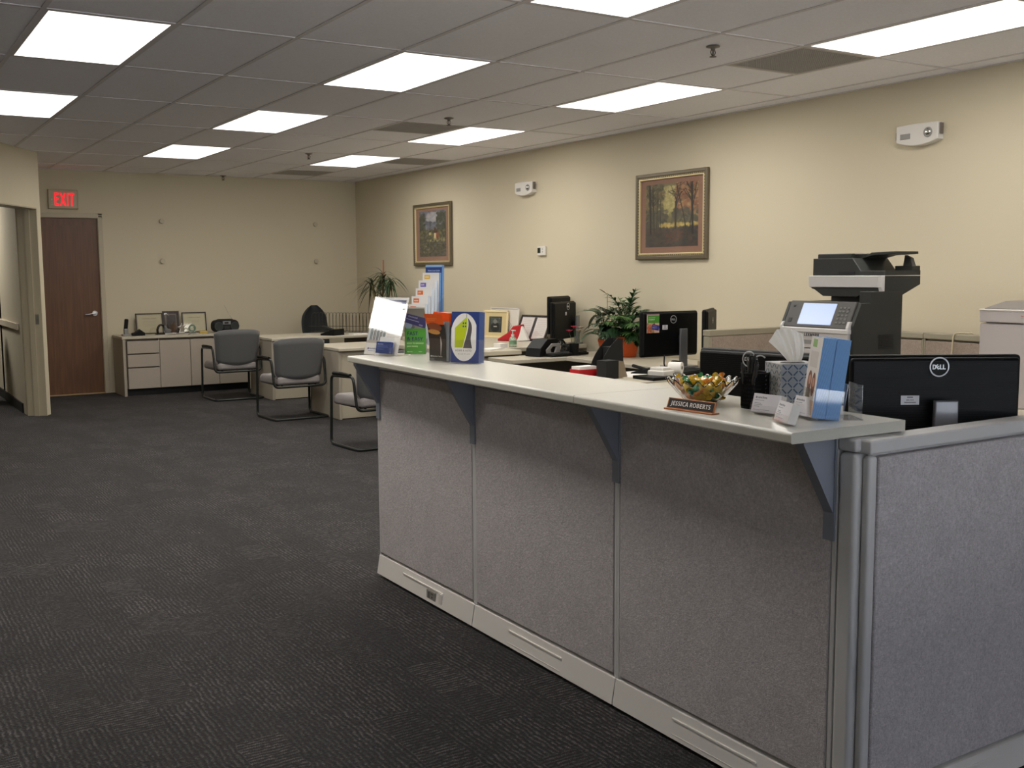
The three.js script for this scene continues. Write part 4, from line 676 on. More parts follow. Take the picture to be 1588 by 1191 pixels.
{ // pen cup
  seed = 77; const pc = U(-3.795, 11.208), g = T('pen_cup', 'black wire mesh pen cup beside the tissue box', 'pen cup', pc), h = 0.098, R = 0.038;
  const mesh = []; for (let i = 0; i < 64; i++) { const a = i / 64 * 6.2832, b = a + 0.42; mesh.push(tube([[R * Math.cos(a), 0.006, R * Math.sin(a)], [R * Math.cos((a + b) / 2), h / 2, R * Math.sin((a + b) / 2)], [R * Math.cos(b), h, R * Math.sin(b)]], 0.0012, 5, 4), tube([[R * Math.cos(-a), 0.006, R * Math.sin(-a)], [R * Math.cos(-(a + b) / 2), h / 2, R * Math.sin(-(a + b) / 2)], [R * Math.cos(-b), h, R * Math.sin(-b)]], 0.0012, 5, 4)); }
  obj('wire_mesh', mesh, M.black, g).userData.kind = 'stuff';
  obj('rim', new THREE.TorusGeometry(R, 0.0026, 8, 36).rotateX(Math.PI / 2).translate(0, h, 0), M.black, g); obj('base', [cyl(R, R, 0.012, 0, 0, 0, 32)], M.black, g);
  const pen = [[0.016, 0.004, 0.5, 0.14], [-0.006, 0.014, 0.35, 0.146], [0.004, -0.018, 0.42, 0.15], [-0.018, -0.008, -0.2, 0.12], [0.02, -0.012, 0.55, 0.145], [-0.012, 0.018, 0.62, 0.14], [0.008, 0.02, 0.3, 0.15]];
  pen.forEach(([x, z, t, L], i) => { const m = single('pen', 'black pen leaning in the mesh cup', 'pen', [cyl(0.0043, 0.0043, L * 0.86, 0, 0, 0, 10), cyl(0.0043, 0.0022, L * 0.1, 0, L * 0.86, 0, 10), cbx(0.003, 0.04, 0.002, 0.006, L * 0.72, 0)], M.blackPen ??= std('#2a2b2c', 0.35), 'black pens in the mesh cup'); m.position.set(pc[0] - 0.018 + x * 0.3, pc[1] + 0.013, pc[2] + z * 0.5 - 0.008); m.rotation.set(0.16 + (i % 3) * 0.06, 0, -t * 0.32); m.rotation.order = 'YXZ'; m.rotation.y = -1.0; });
  const s = T('scissors', 'scissors standing in the mesh cup, silver blade and white-edged handle', 'scissors', [pc[0] - 0.008, pc[1] + 0.02, pc[2] - 0.002], -0.75);
  obj('blade', [ext([[-0.004, 0], [0.004, 0.01], [-0.016, 0.122], [-0.019, 0.126]], 0.0016), ext([[0.004, 0], [-0.004, 0.01], [0.004, 0.06], [0.01, 0.058]], 0.0016).translate(0, 0, 0.002)], M.chrome, s);
  obj('handle', [tube([[0.003, 0.07, 0], [-0.002, 0.095, 0], [0.004, 0.118, 0], [0.02, 0.126, 0], [0.033, 0.12, 0]], 0.0022, 24, 6)], M.whitePlastic, s);
}
{ // tissue box
  const th = -0.42, g = T('tissue_box', 'cube tissue box with a blue diamond lattice pattern', 'tissue box', U(-3.728, 11.281), th), a = 0.112, h = 0.128;
  const tex = canvasTex(512, 576, (x, w, h2) => { x.fillStyle = '#b9b9b8'; x.fillRect(0, 0, w, h2); const d = 512 / 3.5; x.lineWidth = 15; for (let j = -1; j < 5; j++) for (let i = -1; i < 5; i++) { const cx = i * d + d / 2 + 10, cy = j * d + d / 2; for (const [p, q] of [[1, 1], [-1, 1]]) { const gr = '#4b6076'; x.strokeStyle = gr; x.beginPath(); x.moveTo(cx - p * d * 0.43, cy - q * d * 0.43); x.lineTo(cx - p * d * 0.07, cy - q * d * 0.07); x.moveTo(cx + p * d * 0.07, cy + q * d * 0.07); x.lineTo(cx + p * d * 0.43, cy + q * d * 0.43); x.stroke(); } } });
  const m = print(tex, 0.62), top = std('#bdbbb8', 0.6);
  obj('carton', new THREE.BoxGeometry(a, h, a).translate(0, h / 2, 0), [m, m, top, top, m, m], g);
  obj('opening', cyl(0.034, 0.034, 0.0015, 0, h, 0, 28).scale(1, 1, 0.7), std('#6f6d6a', 0.8), g);
  const nu = 40, nv = 24, P = [], I = [], Q = [];
  for (let j = 0; j <= nv; j++) for (let i = 0; i <= nu; i++) { const u = i / nu * 2 - 1, v = j / nv, fl = 0.012 + 0.036 * Math.pow(v, 0.75), hh = 0.085 * v + 0.013 * Math.max(0, 1 - (u - 0.1) ** 2) * v - 0.006 * Math.abs(u + 0.5) * v; P.push(u * fl - 0.022 * v * v + 0.004, h - 0.002 + hh - (u < -0.75 ? (-0.75 - u) * 0.09 * v : 0), 0.006 * Math.sin(7 * u + 1.5) * (0.3 + v) + 0.004 * Math.sin(15 * u) - 0.02 * u * u * v + 0.006); Q.push(i / nu, v); }
  for (let j = 0; j < nv; j++) for (let i = 0; i < nu; i++) { const k = j * (nu + 1) + i; I.push(k, k + 1, k + nu + 1, k + 1, k + nu + 2, k + nu + 1); }
  const t = new THREE.BufferGeometry(); t.setAttribute('position', new THREE.Float32BufferAttribute(P, 3)); t.setAttribute('uv', new THREE.Float32BufferAttribute(Q, 2)); t.setIndex(I); t.computeVertexNormals();
  const ti = T('tissue', 'white tissue pulled up out of the patterned box', 'tissue', U(-3.728, 11.281), th); obj('sheet', t, phys({ color: '#f8f6f1', roughness: 0.9, transmission: 0.4, thickness: 0, side: THREE.DoubleSide }), ti);
}
// business card holders
const cardTex = canvasTex(256, 150, (x, w, h) => { x.fillStyle = '#ece9ee'; x.fillRect(0, 0, w, h); x.fillStyle = '#4c4e5a'; x.font = 'bold 24px sans-serif'; x.fillText('Branches', 20, 38); x.fillStyle = '#9b9ca6'; x.fillRect(20, 50, 84, 4); x.fillRect(20, 76, 60, 4); x.fillRect(20, 88, 74, 4); x.fillRect(20, 102, 50, 4); x.fillRect(20, 128, 150, 3); });
function cardHolder(label, p, ry) {
  const g = T('business_card_holder', label, 'card holder', p, ry), tl = -0.3;
  obj('acrylic_stand', [cbx(0.094, 0.022, 0.002, 0, 0.011, 0.0145), cbx(0.094, 0.06, 0.002, 0, 0.03, -0.014), cbx(0.094, 0.002, 0.03, 0, 0.002, 0), cbx(0.094, 0.002, 0.04, 0, 0.001, -0.025), cbx(0.002, 0.03, 0.028, 0.047, 0.017, 0), cbx(0.002, 0.03, 0.028, -0.047, 0.017, 0)].map((q) => q.rotateX(tl)), M.acrylic, g);
  obj('card_stack', cbx(0.089, 0.05, 0.022, 0, 0.029, 0.001).rotateX(tl), M.paper, g);
  obj('top_card', face(0.0885, 0.0495, 0, 0.029, 0.0124).rotateX(tl), print(cardTex, 0.5), g);
  return g;
}
cardHolder('white business cards in a clear holder in front of the pen cup', U(-3.882, 11.338), -1.45);
cardHolder('white business cards in the holder closest to the counter edge, seen nearly end-on', U(-3.962, 11.475), -2.02);
cardHolder('white business cards in a clear holder tucked behind the blue leaflets', U(-3.842, 11.43), -1.82);
{ // leaflets
  const g = T('leaflet_stand', 'clear stand packed with blue edged folded leaflets at the near counter end', 'leaflet stand', U(-3.816, 11.454), -2.13), tl = -0.13;
  const tex = canvasTex(200, 440, (x, w, h) => { x.fillStyle = '#e9e3de'; x.fillRect(0, 0, w, h); x.fillStyle = '#8fb86a'; x.fillRect(40, 14, 70, 44); x.fillStyle = '#d8d2cc'; x.fillRect(30, 80, 130, 90); x.fillStyle = '#7c4a35'; x.beginPath(); x.ellipse(70, 250, 34, 60, 0, 0, 7); x.fill(); x.beginPath(); x.ellipse(140, 262, 30, 66, 0, 0, 7); x.fill(); x.fillStyle = '#c9977a'; x.beginPath(); x.ellipse(72, 240, 20, 28, 0, 0, 7); x.fill(); x.beginPath(); x.ellipse(140, 250, 18, 26, 0, 0, 7); x.fill(); x.fillStyle = '#8a7d6c'; x.fillRect(34, 292, 74, 70); x.fillStyle = '#d9b9a4'; x.fillRect(0, 350, w, 90); });
  const edge = canvasTex(64, 8, (x) => { for (let i = 0; i < 64; i++) { x.fillStyle = ['#5f93cf', '#7fb2e6', '#6ba1dc', '#4f83c0', '#8dbdf0'][i * 7 % 5]; x.fillRect(i, 0, 1, 8); } });
  const em = print(edge, 0.55), mk = (z, dz, hh) => { const q = new THREE.BoxGeometry(0.1, hh, dz); q.translate(0, hh / 2 + 0.004, z); return q; };
  obj('leaflet_stack', mk(0.016, 0.034, 0.204).rotateX(tl), [em, em, em, em, print(tex, 0.5), em], g);
  obj('leaflet_stack', mk(-0.020, 0.035, 0.206).rotateX(tl), [em, em, em, em, em, em], g);
  obj('acrylic_pocket', [cbx(0.104, 0.075, 0.002, 0, 0.0375, 0.0365), cbx(0.104, 0.1, 0.002, 0, 0.05, -0.046), cbx(0.002, 0.08, 0.072, -0.052, 0.04, -0.005), cbx(0.002, 0.08, 0.072, 0.052, 0.04, -0.005)].map((q) => q.rotateX(tl)).concat([cbx(0.104, 0.002, 0.14, 0, 0.0015, -0.03), cbx(0.104, 0.09, 0.002, 0, 0.045, -0.095)]), M.acrylic, g);
}
// ---------- copier and scanner by the right wall ----------
{
  const g = T('copier', 'black and light grey multifunction copier with a lit touch screen', 'copier', [-1.0, 0.70, 9.32], -Math.PI / 2);
  // local x along +z of the room, local z out towards the room (front); base at desk height
  const w = 0.235, K = M.copierBlack ??= std('#2b2d2a', 0.5), Gr = M.copierLight ??= std('#bfbab6', 0.45), W2 = M.copierWhite ??= std('#d6d3d0', 0.4);
  const toX = (pts, x0, x1, bevel = 0) => muv(ext(pts.map(([z, y]) => [-z, y]), x1 - x0, bevel).rotateY(Math.PI / 2).translate(x0, 0, bevel ? 0 : 0));
  obj('main_body', toX([[0.03, 0.05], [0.43, 0.05], [0.43, 0.40], [0.424, 0.43], [0.362, 0.548], [0.03, 0.548]], -w + 0.002, w - 0.002), K, g);
  for (const s of [-1, 1]) obj('side_cover', toX([[0.03, 0.05], [0.425, 0.05], [0.425, 0.43], [0.366, 0.55], [0.03, 0.55]], s < 0 ? -w - 0.02 : w - 0.001, s < 0 ? -w + 0.001 : w + 0.02, 0.003), K, g);
  obj('vent_slots', (() => { const q = []; for (let i = 0; i < 9; i++) q.push(bx(w + 0.0185, 0.30 + i * 0.009, 0.1, w + 0.0215, 0.304 + i * 0.009, 0.22)); return q; })(), M.dark, g);
  obj('front_cover', [bx(-w, 0.30, 0.42, w, 0.388, 0.446, 0.006), bx(-w, 0.148, 0.42, w, 0.297, 0.442, 0.006)], Gr, g);
  obj('paper_tray', [bx(-w, 0.052, 0.42, w, 0.092, 0.442, 0.005), bx(-w, 0.096, 0.42, w, 0.144, 0.442, 0.005)], Gr, g);
  obj('tray_grip', [bx(-0.075, 0.322, 0.44, 0.075, 0.346, 0.4475, 0.003), bx(-0.07, 0.098, 0.436, 0.07, 0.112, 0.4435)], M.greyPlastic, g);
  obj('front_lip', [bx(-w - 0.003, 0.386, 0.418, w + 0.003, 0.412, 0.452, 0.005), toX([[0.40, 0.39], [0.45, 0.39], [0.45, 0.42], [0.436, 0.452], [0.40, 0.452]], w - 0.012, w + 0.004, 0.003), toX([[0.40, 0.39], [0.45, 0.39], [0.45, 0.42], [0.436, 0.44], [0.40, 0.44]], -w - 0.004, -w + 0.008, 0.003)], W2, g);
  const z0 = 0.437, y0 = 0.412, z1 = 0.368, y1 = 0.556, len = Math.hypot(z0 - z1, y1 - y0), n = [(y1 - y0) / len, (z0 - z1) / len], u = [-(z0 - z1) / len, (y1 - y0) / len]; // n, u = (z, y)
  const lean = -Math.atan2(n[1], n[0]);
  const onPanel = (geo, x, s, out = 0) => { geo.rotateX(lean); geo.translate(x, (y0 + y1) / 2 + s * u[1] + out * n[1], (z0 + z1) / 2 + s * u[0] + out * n[0]); return geo; };
  obj('control_panel', onPanel(cbx(2 * w - 0.014, len, 0.02, 0, 0, 0, 0.006), 0, 0, -0.004), M.panelDark ??= std('#4d4b49', 0.5), g);
  obj('touch_screen', onPanel(cbx(0.235, 0.128, 0.006, 0, 0, 0, 0.002), -0.012, 0.0, 0.0055), std('#9fb0cf', 0.25, { emissive: '#9aaedb', emissiveIntensity: 0.5 }), g);
  { const a = new THREE.RectAreaLight('#9db4e6', 0.35, 0.235, 0.128); a.position.set(-0.012, (y0 + y1) / 2 + 0.012 * n[1], (z0 + z1) / 2 + 0.012 * n[0]); a.quaternion.setFromUnitVectors(new THREE.Vector3(0, 0, -1), new THREE.Vector3(0, n[1], n[0])); g.add(a); }
  const keys = []; for (let i = 0; i < 3; i++) for (let j = 0; j < 5; j++) keys.push(onPanel(cbx(0.016, 0.011, 0.004, 0, 0, 0, 0.0015), 0.14 + i * 0.026, -0.048 + j * 0.022, 0.007)); obj('keypad', keys, M.keyGrey ??= std('#63615f', 0.5), g);
  obj('usb_port', [onPanel(cbx(0.024, 0.024, 0.004, 0, 0, 0, 0.001), -0.19, -0.04, 0.0065), onPanel(cbx(0.012, 0.009, 0.004, 0, 0, 0), -0.19, 0.045, 0.0065)], M.dark, g);
  { const t = new TextGeometry('LEXMARK', { font, size: 0.017, depth: 0.001, curveSegments: 3, bevelEnabled: false }); t.computeBoundingBox(); t.translate(-t.boundingBox.max.x / 2 - 0.012, 0.3655, 0.4462); obj('brand_lettering', t, M.blackMatte, g); }
  // neck, scanner head with its light band, document feeder
  obj('neck', [bx(-w + 0.07, 0.545, 0.03, w - 0.16, 0.64, 0.12), bx(w - 0.06, 0.545, 0.03, w + 0.017, 0.61, 0.29, 0.003), muv(ext([[-w + 0.07, 0.58], [-w - 0.016, 0.63], [w + 0.016, 0.63], [w + 0.016, 0.586], [w - 0.05, 0.586], [w - 0.09, 0.612], [w - 0.16, 0.58]], 0.16).translate(0, 0, 0.03))], K, g);
  obj('scanner_head', toX([[-0.12, 0.692], [-0.12, 0.645], [0.03, 0.588], [0.185, 0.622], [0.185, 0.692]], -w - 0.018, w + 0.018, 0.003), K, g);
  obj('scanner_band', [toX([[0.183, 0.626], [0.204, 0.632], [0.208, 0.692], [0.183, 0.696]], -w - 0.022, w + 0.016, 0.003), toX([[0.183, 0.61], [0.2, 0.61], [0.209, 0.635], [0.209, 0.694], [0.183, 0.696]], w - 0.004, w + 0.021, 0.003)], W2, g);
  obj('document_feeder', [muv(ext([[-w - 0.016, 0.696], [-w - 0.016, 0.792], [0.03, 0.792], [0.09, 0.722], [w + 0.016, 0.722], [w + 0.016, 0.696]], 0.30, 0.004).translate(0, 0, -0.115)), bx(-w - 0.002, 0.786, -0.09, 0.0, 0.818, 0.16, 0.006), bx(w - 0.1, 0.72, -0.115, w + 0.016, 0.748, -0.045, 0.005)], K, g);
  obj('feeder_tray', [muv(ext([[0.02, 0.788], [0.09, 0.822], [w + 0.01, 0.826], [w + 0.01, 0.812], [0.1, 0.806]], 0.2, 0.002).translate(0, 0, -0.1))], K, g);
  obj('paper_stop', muv(ext([[w - 0.06, 0.745], [w + 0.005, 0.745], [w - 0.012, 0.79], [w - 0.05, 0.806]], 0.03, 0.003).translate(0, 0, -0.09)), M.panelDark, g);
  obj('feeder_slot', bx(-0.06, 0.704, 0.18, 0.05, 0.716, 0.1865), M.dark, g);
  obj('sheet_guide', cbx(0.06, 0.004, 0.05, 0.01, 0.815, 0.1, 0.001).rotateZ(0.0), M.greyPlastic, g);
  obj('foot', bx(-w, 0, 0.04, w, 0.055, 0.41), M.dark, g);
}
{
  const g = T('scanner', 'boxy white office machine with a grey lid and small red lettering at the right edge', 'scanner', [-0.48, 0.70, 10.13], -Math.PI / 2), w = 0.25, Wp = M.scannerWhite ??= std('#c3bbb9', 0.45);
  obj('body', [bx(-w, 0, -0.28, w, 0.44, 0.31, 0.01), bx(-w, 0.446, -0.28, w, 0.508, 0.315, 0.006)], Wp, g);
  obj('reveal', bx(-w + 0.02, 0.43, -0.26, w - 0.02, 0.46, 0.28), Wp, g);
  obj('top_edge', bx(-w - 0.002, 0.506, -0.28, w + 0.002, 0.516, 0.318, 0.004), M.whitePlastic, g);
  obj('lid', muv(ext([[0.3, 0.514], [0.30, 0.52], [0.12, 0.553], [-0.26, 0.556], [-0.26, 0.514]].map(([z, y]) => [-z, y]), 2 * w - 0.03, 0.004).rotateY(Math.PI / 2).translate(-w + 0.022, 0, 0)), M.lidGrey ??= std('#7d7874', 0.55), g);
  obj('paper_guide', bx(-0.04, 0.554, -0.1, 0.2, 0.568, 0.08, 0.003), M.panelDark, g);
  obj('power_cord', tube([[-0.05, 0.72, 9.235], [-0.098, 0.8, 9.235], [-0.096, 0.95, 9.237], [-0.094, 1.018, 9.242], [-0.08, 1.031, 9.262], [-0.045, 1.030, 9.3], [-0.022, 1.02, 9.33], [-0.018, 0.9, 9.34]].map(([a, b, c]) => [c - 10.13, b - 0.7, -(a + 0.48)]), 0.005, 40, 8), std('#cfc3a8', 0.5), g);
  const tx = canvasTex(256, 64, (x, W, h) => { x.clearRect(0, 0, W, h); x.fillStyle = '#c3bbb9'; x.fillRect(0, 0, W, h); x.fillStyle = '#b0474a'; x.font = 'bold 28px sans-serif'; x.fillText('Secure', 4, 30); x.fillStyle = '#8b8689'; x.font = '28px sans-serif'; x.fillText('250', 150, 30); x.fillRect(4, 46, 196, 5); });
  obj('lettering', face(0.1, 0.025, 0.035, 0.478, 0.3158), print(tx, 0.5), g);
}
// ---------- plants ----------
function leafGeo(L, W, droop, fold = 0.15, n = 8) { // leaf along +x rising then drooping
  const P = [], I = [], N = n; for (let i = 0; i <= N; i++) { const t = i / N, hw = W / 2 * Math.pow(Math.sin(Math.PI * Math.min(0.999, 0.08 + 0.92 * t)), 0.8) * (t < 1 ? 1 : 0), x = L * t * (1 - 0.25 * droop * t), y = -droop * L * 0.6 * t * t; P.push(x, y + hw * fold, -hw, x, y, 0, x, y + hw * fold, hw); }
  for (let i = 0; i < N; i++) { const a = i * 3; I.push(a, a + 1, a + 3, a + 1, a + 4, a + 3, a + 1, a + 2, a + 4, a + 2, a + 5, a + 4); }
  const g = new THREE.BufferGeometry(); g.setAttribute('position', new THREE.Float32BufferAttribute(P, 3)); g.setIndex(I); g.computeVertexNormals(); return muv(g);
}
const leafMat = (c, r = 0.45) => phys({ color: c, roughness: r, side: THREE.DoubleSide, transmission: 0.12, thickness: 0 });
M.leafDark = leafMat('#1f3a22', 0.35); M.leafMid = leafMat('#33552e'); M.leafLight = leafMat('#4c7038'); M.leafOlive = leafMat('#4a4f30', 0.5);
const potProf = (r, h) => [[0, 0], [r * 0.72, 0], [r * 0.94, h * 0.8], [r * 0.94, h * 0.82], [r, h * 0.82], [r, h], [r * 0.9, h], [r * 0.86, h * 0.86], [0, h * 0.86]].map((p) => new THREE.Vector2(...p));
{
  // spiky plant in the corner by the stormy picture
  seed = 555; const y0 = 0.70; const cab = T('filing_cabinet', 'beige filing cabinet in the corner under the spiky plant', 'cabinet', [-0.35, 0, 1.53]);
  obj('carcass', bx(-0.23, 0, -0.3, 0.23, y0, 0.3, 0.006), M.cred, cab); for (const [a, b] of [[0.06, 0.36], [0.37, 0.67]]) { const d = obj('drawer', bx(-0.245, a, -0.28, -0.225, b, 0.28, 0.004), M.cred, cab); obj('handle', cbx(0.012, 0.02, 0.1, -0.25, (a + b) / 2 + 0.08, 0, 0.004), M.steel, d); }
  const p = T('spiky_plant', 'spiky narrow-leaved plant in the far right corner', 'plant', [-0.36, y0, 1.53]);
  obj('pot', new THREE.LatheGeometry(potProf(0.12, 0.2), 28), std('#5b4a3c', 0.6), p);
  for (const [x, z, h, l] of [[0, 0, 0.67, 0.02], [0.03, 0.05, 0.60, 0.05], [-0.03, -0.05, 0.58, -0.05]]) {
    obj('stem', tube([[x, 0.16, z], [x + l * 0.4, h * 0.6, z + l * 0.3], [x + l, h, z + l]], 0.012, 12, 8), std('#6b5d3c', 0.8), p);
    for (let i = 0; i < 46; i++) { const L = rr(0.2, 0.3), q = obj('leaf', leafGeo(L, rr(0.012, 0.018), rr(1.0, 2.6), 0.3, 8), [M.leafDark, M.leafOlive, M.leafMid][i % 3], p); q.position.set(x + l, h - 0.1 + 0.14 * rnd(), z + l); q.rotation.order = 'YZX'; let az = rr(0, 6.283); if (Math.cos(az) > 0.7) az += 2; q.rotation.set(0, az, rr(0.3, 1.35)); }
  }
  obj('flower_stake', cyl(0.008, 0.006, 0.2, 0.02, 0.68, 0.02, 8), std('#a34a34', 0.6), p);
}
{
  // palm in the orange pot
  seed = 808; const p = T('potted_palm', 'bushy parlour palm in an orange pot behind the counter', 'plant', [-0.27, 0.70, 6.22]);
  obj('pot', new THREE.LatheGeometry(potProf(0.105, 0.17), 28), M.orange, p); obj('soil', cyl(0.09, 0.09, 0.01, 0, 0.148, 0, 20), std('#241a14', 0.9), p);
  const lf = [leafGeo(0.13, 0.017, 0.5), leafGeo(0.11, 0.016, 0.7), leafGeo(0.09, 0.014, 0.9)];
  for (let f = 0; f < 54; f++) {
    const az = f * 2.4 + rr(-0.3, 0.3), up = f < 5 ? rr(0.38, 0.46) : rr(0.06, 0.36), out = (f < 5 ? rr(0.08, 0.26) : rr(0.16, 0.40)) * (Math.cos(az) > 0.3 ? 0.45 : 1), bend = rr(0.0, 0.12);
    const c = new THREE.QuadraticBezierCurve3(V(0, 0.15, 0), V(out * 0.3 * Math.cos(az), 0.15 + up * 0.75, out * 0.3 * Math.sin(az)), V(out * Math.cos(az), 0.13 + up - bend, out * Math.sin(az)));
    const parts = [new THREE.TubeGeometry(c, 10, 0.003, 5)]; const n = 13;
    for (let i = 0; i < n; i++) { const t = 0.4 + 0.6 * i / (n - 1), o = c.getPoint(t), tg = c.getTangent(t), sc = Math.sin(Math.PI * (0.25 + 0.68 * i / (n - 1))) * 1.05 + 0.1; for (const s of [-1, 1]) { const side = V(-tg.z, 0, tg.x).normalize().multiplyScalar(s), dir = side.multiplyScalar(0.75).add(tg.clone().multiplyScalar(0.75)).normalize(), l = lf[i % 3].clone(); const xax = dir, up0 = V(0, 1, 0), zax = xax.clone().cross(up0).normalize(), yax = zax.clone().cross(xax); l.scale(sc, sc, sc); l.applyMatrix4(new THREE.Matrix4().makeBasis(xax, yax, zax).setPosition(o)); parts.push(l); } }
    obj('frond', parts, [M.leafMid, M.leafDark, M.leafLight, M.leafMid][f % 4], p);
  }
  // broad-leaved peace lily in a second pot
  const q = T('peace_lily', 'broad-leaved plant with pale flowers left of the palm', 'plant', [-0.30, 0.70, 5.98]);
  obj('pot', new THREE.LatheGeometry(potProf(0.085, 0.14), 28), M.orange, q); obj('soil', cyl(0.072, 0.072, 0.01, 0, 0.122, 0, 20), std('#241a14', 0.9), q);
  const bl = [leafGeo(0.26, 0.085, 0.8, 0.18), leafGeo(0.22, 0.075, 1.1, 0.18), leafGeo(0.19, 0.06, 0.6, 0.2)];
  for (let i = 0; i < 30; i++) { const az = i * 2.4, r = rr(0.03, 0.1), y = rr(0.16, 0.4); const s = obj('leaf', bl[i % 3], i % 4 ? M.leafDark : M.leafMid, q); s.position.set(r * Math.cos(az), y, r * Math.sin(az)); s.rotation.order = 'YZX'; s.rotation.set(rr(-0.3, 0.3), -az, rr(-0.1, 0.75)); obj('leaf_stalk', tube([[0, 0.12, 0], [r * 0.6 * Math.cos(az), y * 0.6, r * 0.6 * Math.sin(az)], [r * Math.cos(az), y, r * Math.sin(az)]], 0.003, 8, 5), M.leafMid, q); }
  for (const [x, y, z] of [[-0.07, 0.24, 0.12], [0.02, 0.52, -0.03], [0.12, 0.26, 0.1], [-0.02, 0.34, 0.05]]) { const f = obj('flower', leafGeo(0.1, 0.05, 0.2, 0.5), std('#c9bda4', 0.6, { side: THREE.DoubleSide }), q); f.position.set(x, y, z); f.rotation.set(0, rr(2, 4), 0.7); obj('flower_stalk', tube([[0, 0.12, 0], [x * 0.5, y * 0.6, z * 0.5], [x, y, z]], 0.0025, 8, 5), M.leafMid, q); }
  const pk = T('flower_cup', 'small dark cup with pink and beige paper flowers beside the black monitors', 'flowers', [-0.56, 0.70, 5.84]);
  obj('cup', new THREE.LatheGeometry([[0, 0], [0.04, 0], [0.045, 0.1], [0.041, 0.1], [0.037, 0.005], [0, 0.005]].map((a) => new THREE.Vector2(...a)), 20), M.black, pk);
  for (const [x, y, z, c] of [[-0.05, 0.2, 0.0, '#b8324f'], [-0.015, 0.235, 0.02, '#b8324f'], [0.04, 0.2, 0.02, '#bfae93'], [0.075, 0.225, 0.0, '#c6b79e']]) { obj('stem', tube([[0, 0.03, 0], [x * 0.5, y * 0.6, z], [x, y, z]], 0.0025, 8, 5), M.leafMid, pk); const pt = []; for (let i = 0; i < 6; i++) pt.push(leafGeo(0.045, 0.028, 0.3, 0.4, 5).rotateZ(0.7).rotateY(i * 1.047).translate(x, y, z)); obj('blossom', pt, std(c, 0.7, { side: THREE.DoubleSide }), pk); }
}
// ---------- office chairs ----------
function officeChair(label, p, ry, mat, hb, wb) {
  const c = T('office_chair', label, 'office chair', p, ry, undefined);
  const s = []; for (let i = 0; i < 5; i++) { const a = i * 1.2566; s.push(tube([[0.03 * Math.cos(a), 0.11, 0.03 * Math.sin(a)], [0.18 * Math.cos(a), 0.085, 0.18 * Math.sin(a)], [0.29 * Math.cos(a), 0.065, 0.29 * Math.sin(a)]], 0.016, 8, 8)); }
  obj('star_base', s.concat([cyl(0.03, 0.026, 0.3, 0, 0.08, 0, 14)]), M.black, c); for (let i = 0; i < 5; i++) { const a = i * 1.2566; obj('caster', cyl(0.027, 0.027, 0.04, 0, -0.02, 0, 14).rotateX(Math.PI / 2).rotateY(a).translate(0.29 * Math.cos(a), 0.028, 0.29 * Math.sin(a)), M.black, c); }
  obj('seat', new RoundedBoxGeometry(0.48, 0.08, 0.46, 4, 0.035).translate(0, 0.43, 0), mat, c);
  const nx = 18, ny = 16, P = [], I = []; for (const k of [0, 1]) for (let j = 0; j <= ny; j++) for (let i = 0; i <= nx; i++) { const u = i / nx * 2 - 1, v = j / ny, hw = wb / 2 * (0.80 + 0.2 * Math.sin(Math.PI * Math.min(1, v * 0.9 + 0.1))) * Math.pow(Math.max(0, 1 - Math.pow(Math.max(0, v - 0.62) / 0.38, 2.6) * 0.72), 1); const e = Math.sqrt(Math.max(0, 1 - Math.pow(Math.max(Math.abs(u), Math.abs(2 * v - 1)), 8))); P.push(u * hw, 0.5 + (hb - 0.5) * v, 0.22 + 0.06 * v - 0.05 * u * u + 0.035 * Math.sin(v * 3) + (k ? 1 : -1) * 0.024 * e); }
  const n = (nx + 1) * (ny + 1), q = (k, j, i) => k * n + j * (nx + 1) + i; for (let j = 0; j < ny; j++) for (let i = 0; i < nx; i++) I.push(q(1, j, i), q(1, j, i + 1), q(1, j + 1, i), q(1, j, i + 1), q(1, j + 1, i + 1), q(1, j + 1, i), q(0, j, i), q(0, j + 1, i), q(0, j, i + 1), q(0, j, i + 1), q(0, j + 1, i), q(0, j + 1, i + 1));
  const g = new THREE.BufferGeometry(); g.setAttribute('position', new THREE.Float32BufferAttribute(P, 3)); g.setIndex(I); g.computeVertexNormals(); obj('backrest', muv(g), mat, c);
  obj('back_bracket', tube([[0, 0.36, 0.1], [0, 0.38, 0.24], [0, 0.6, 0.275]], 0.018, 12, 8), M.black, c);
  return c;
}
officeChair('dark office chair behind the far desk, tall curved back', [-0.80, 0, 0.86], -2.78, M.officeBlack, 1.02, 0.44);
officeChair('dark office chair partly hidden behind the slanted sign holder', [-0.60, 0, 2.55], -2.35, std('#23263a', 0.7), 0.98, 0.42);
officeChair('black office chair glimpsed through the bright left doorway', [-4.83, 0, 0.2], 1.2, M.officeBlack, 0.98, 0.46);
officeChair('low grey office chair showing over the counter behind the red box', [-1.35, 0, 6.72], 0.5, std('#55565a', 0.8), 0.70, 0.4);
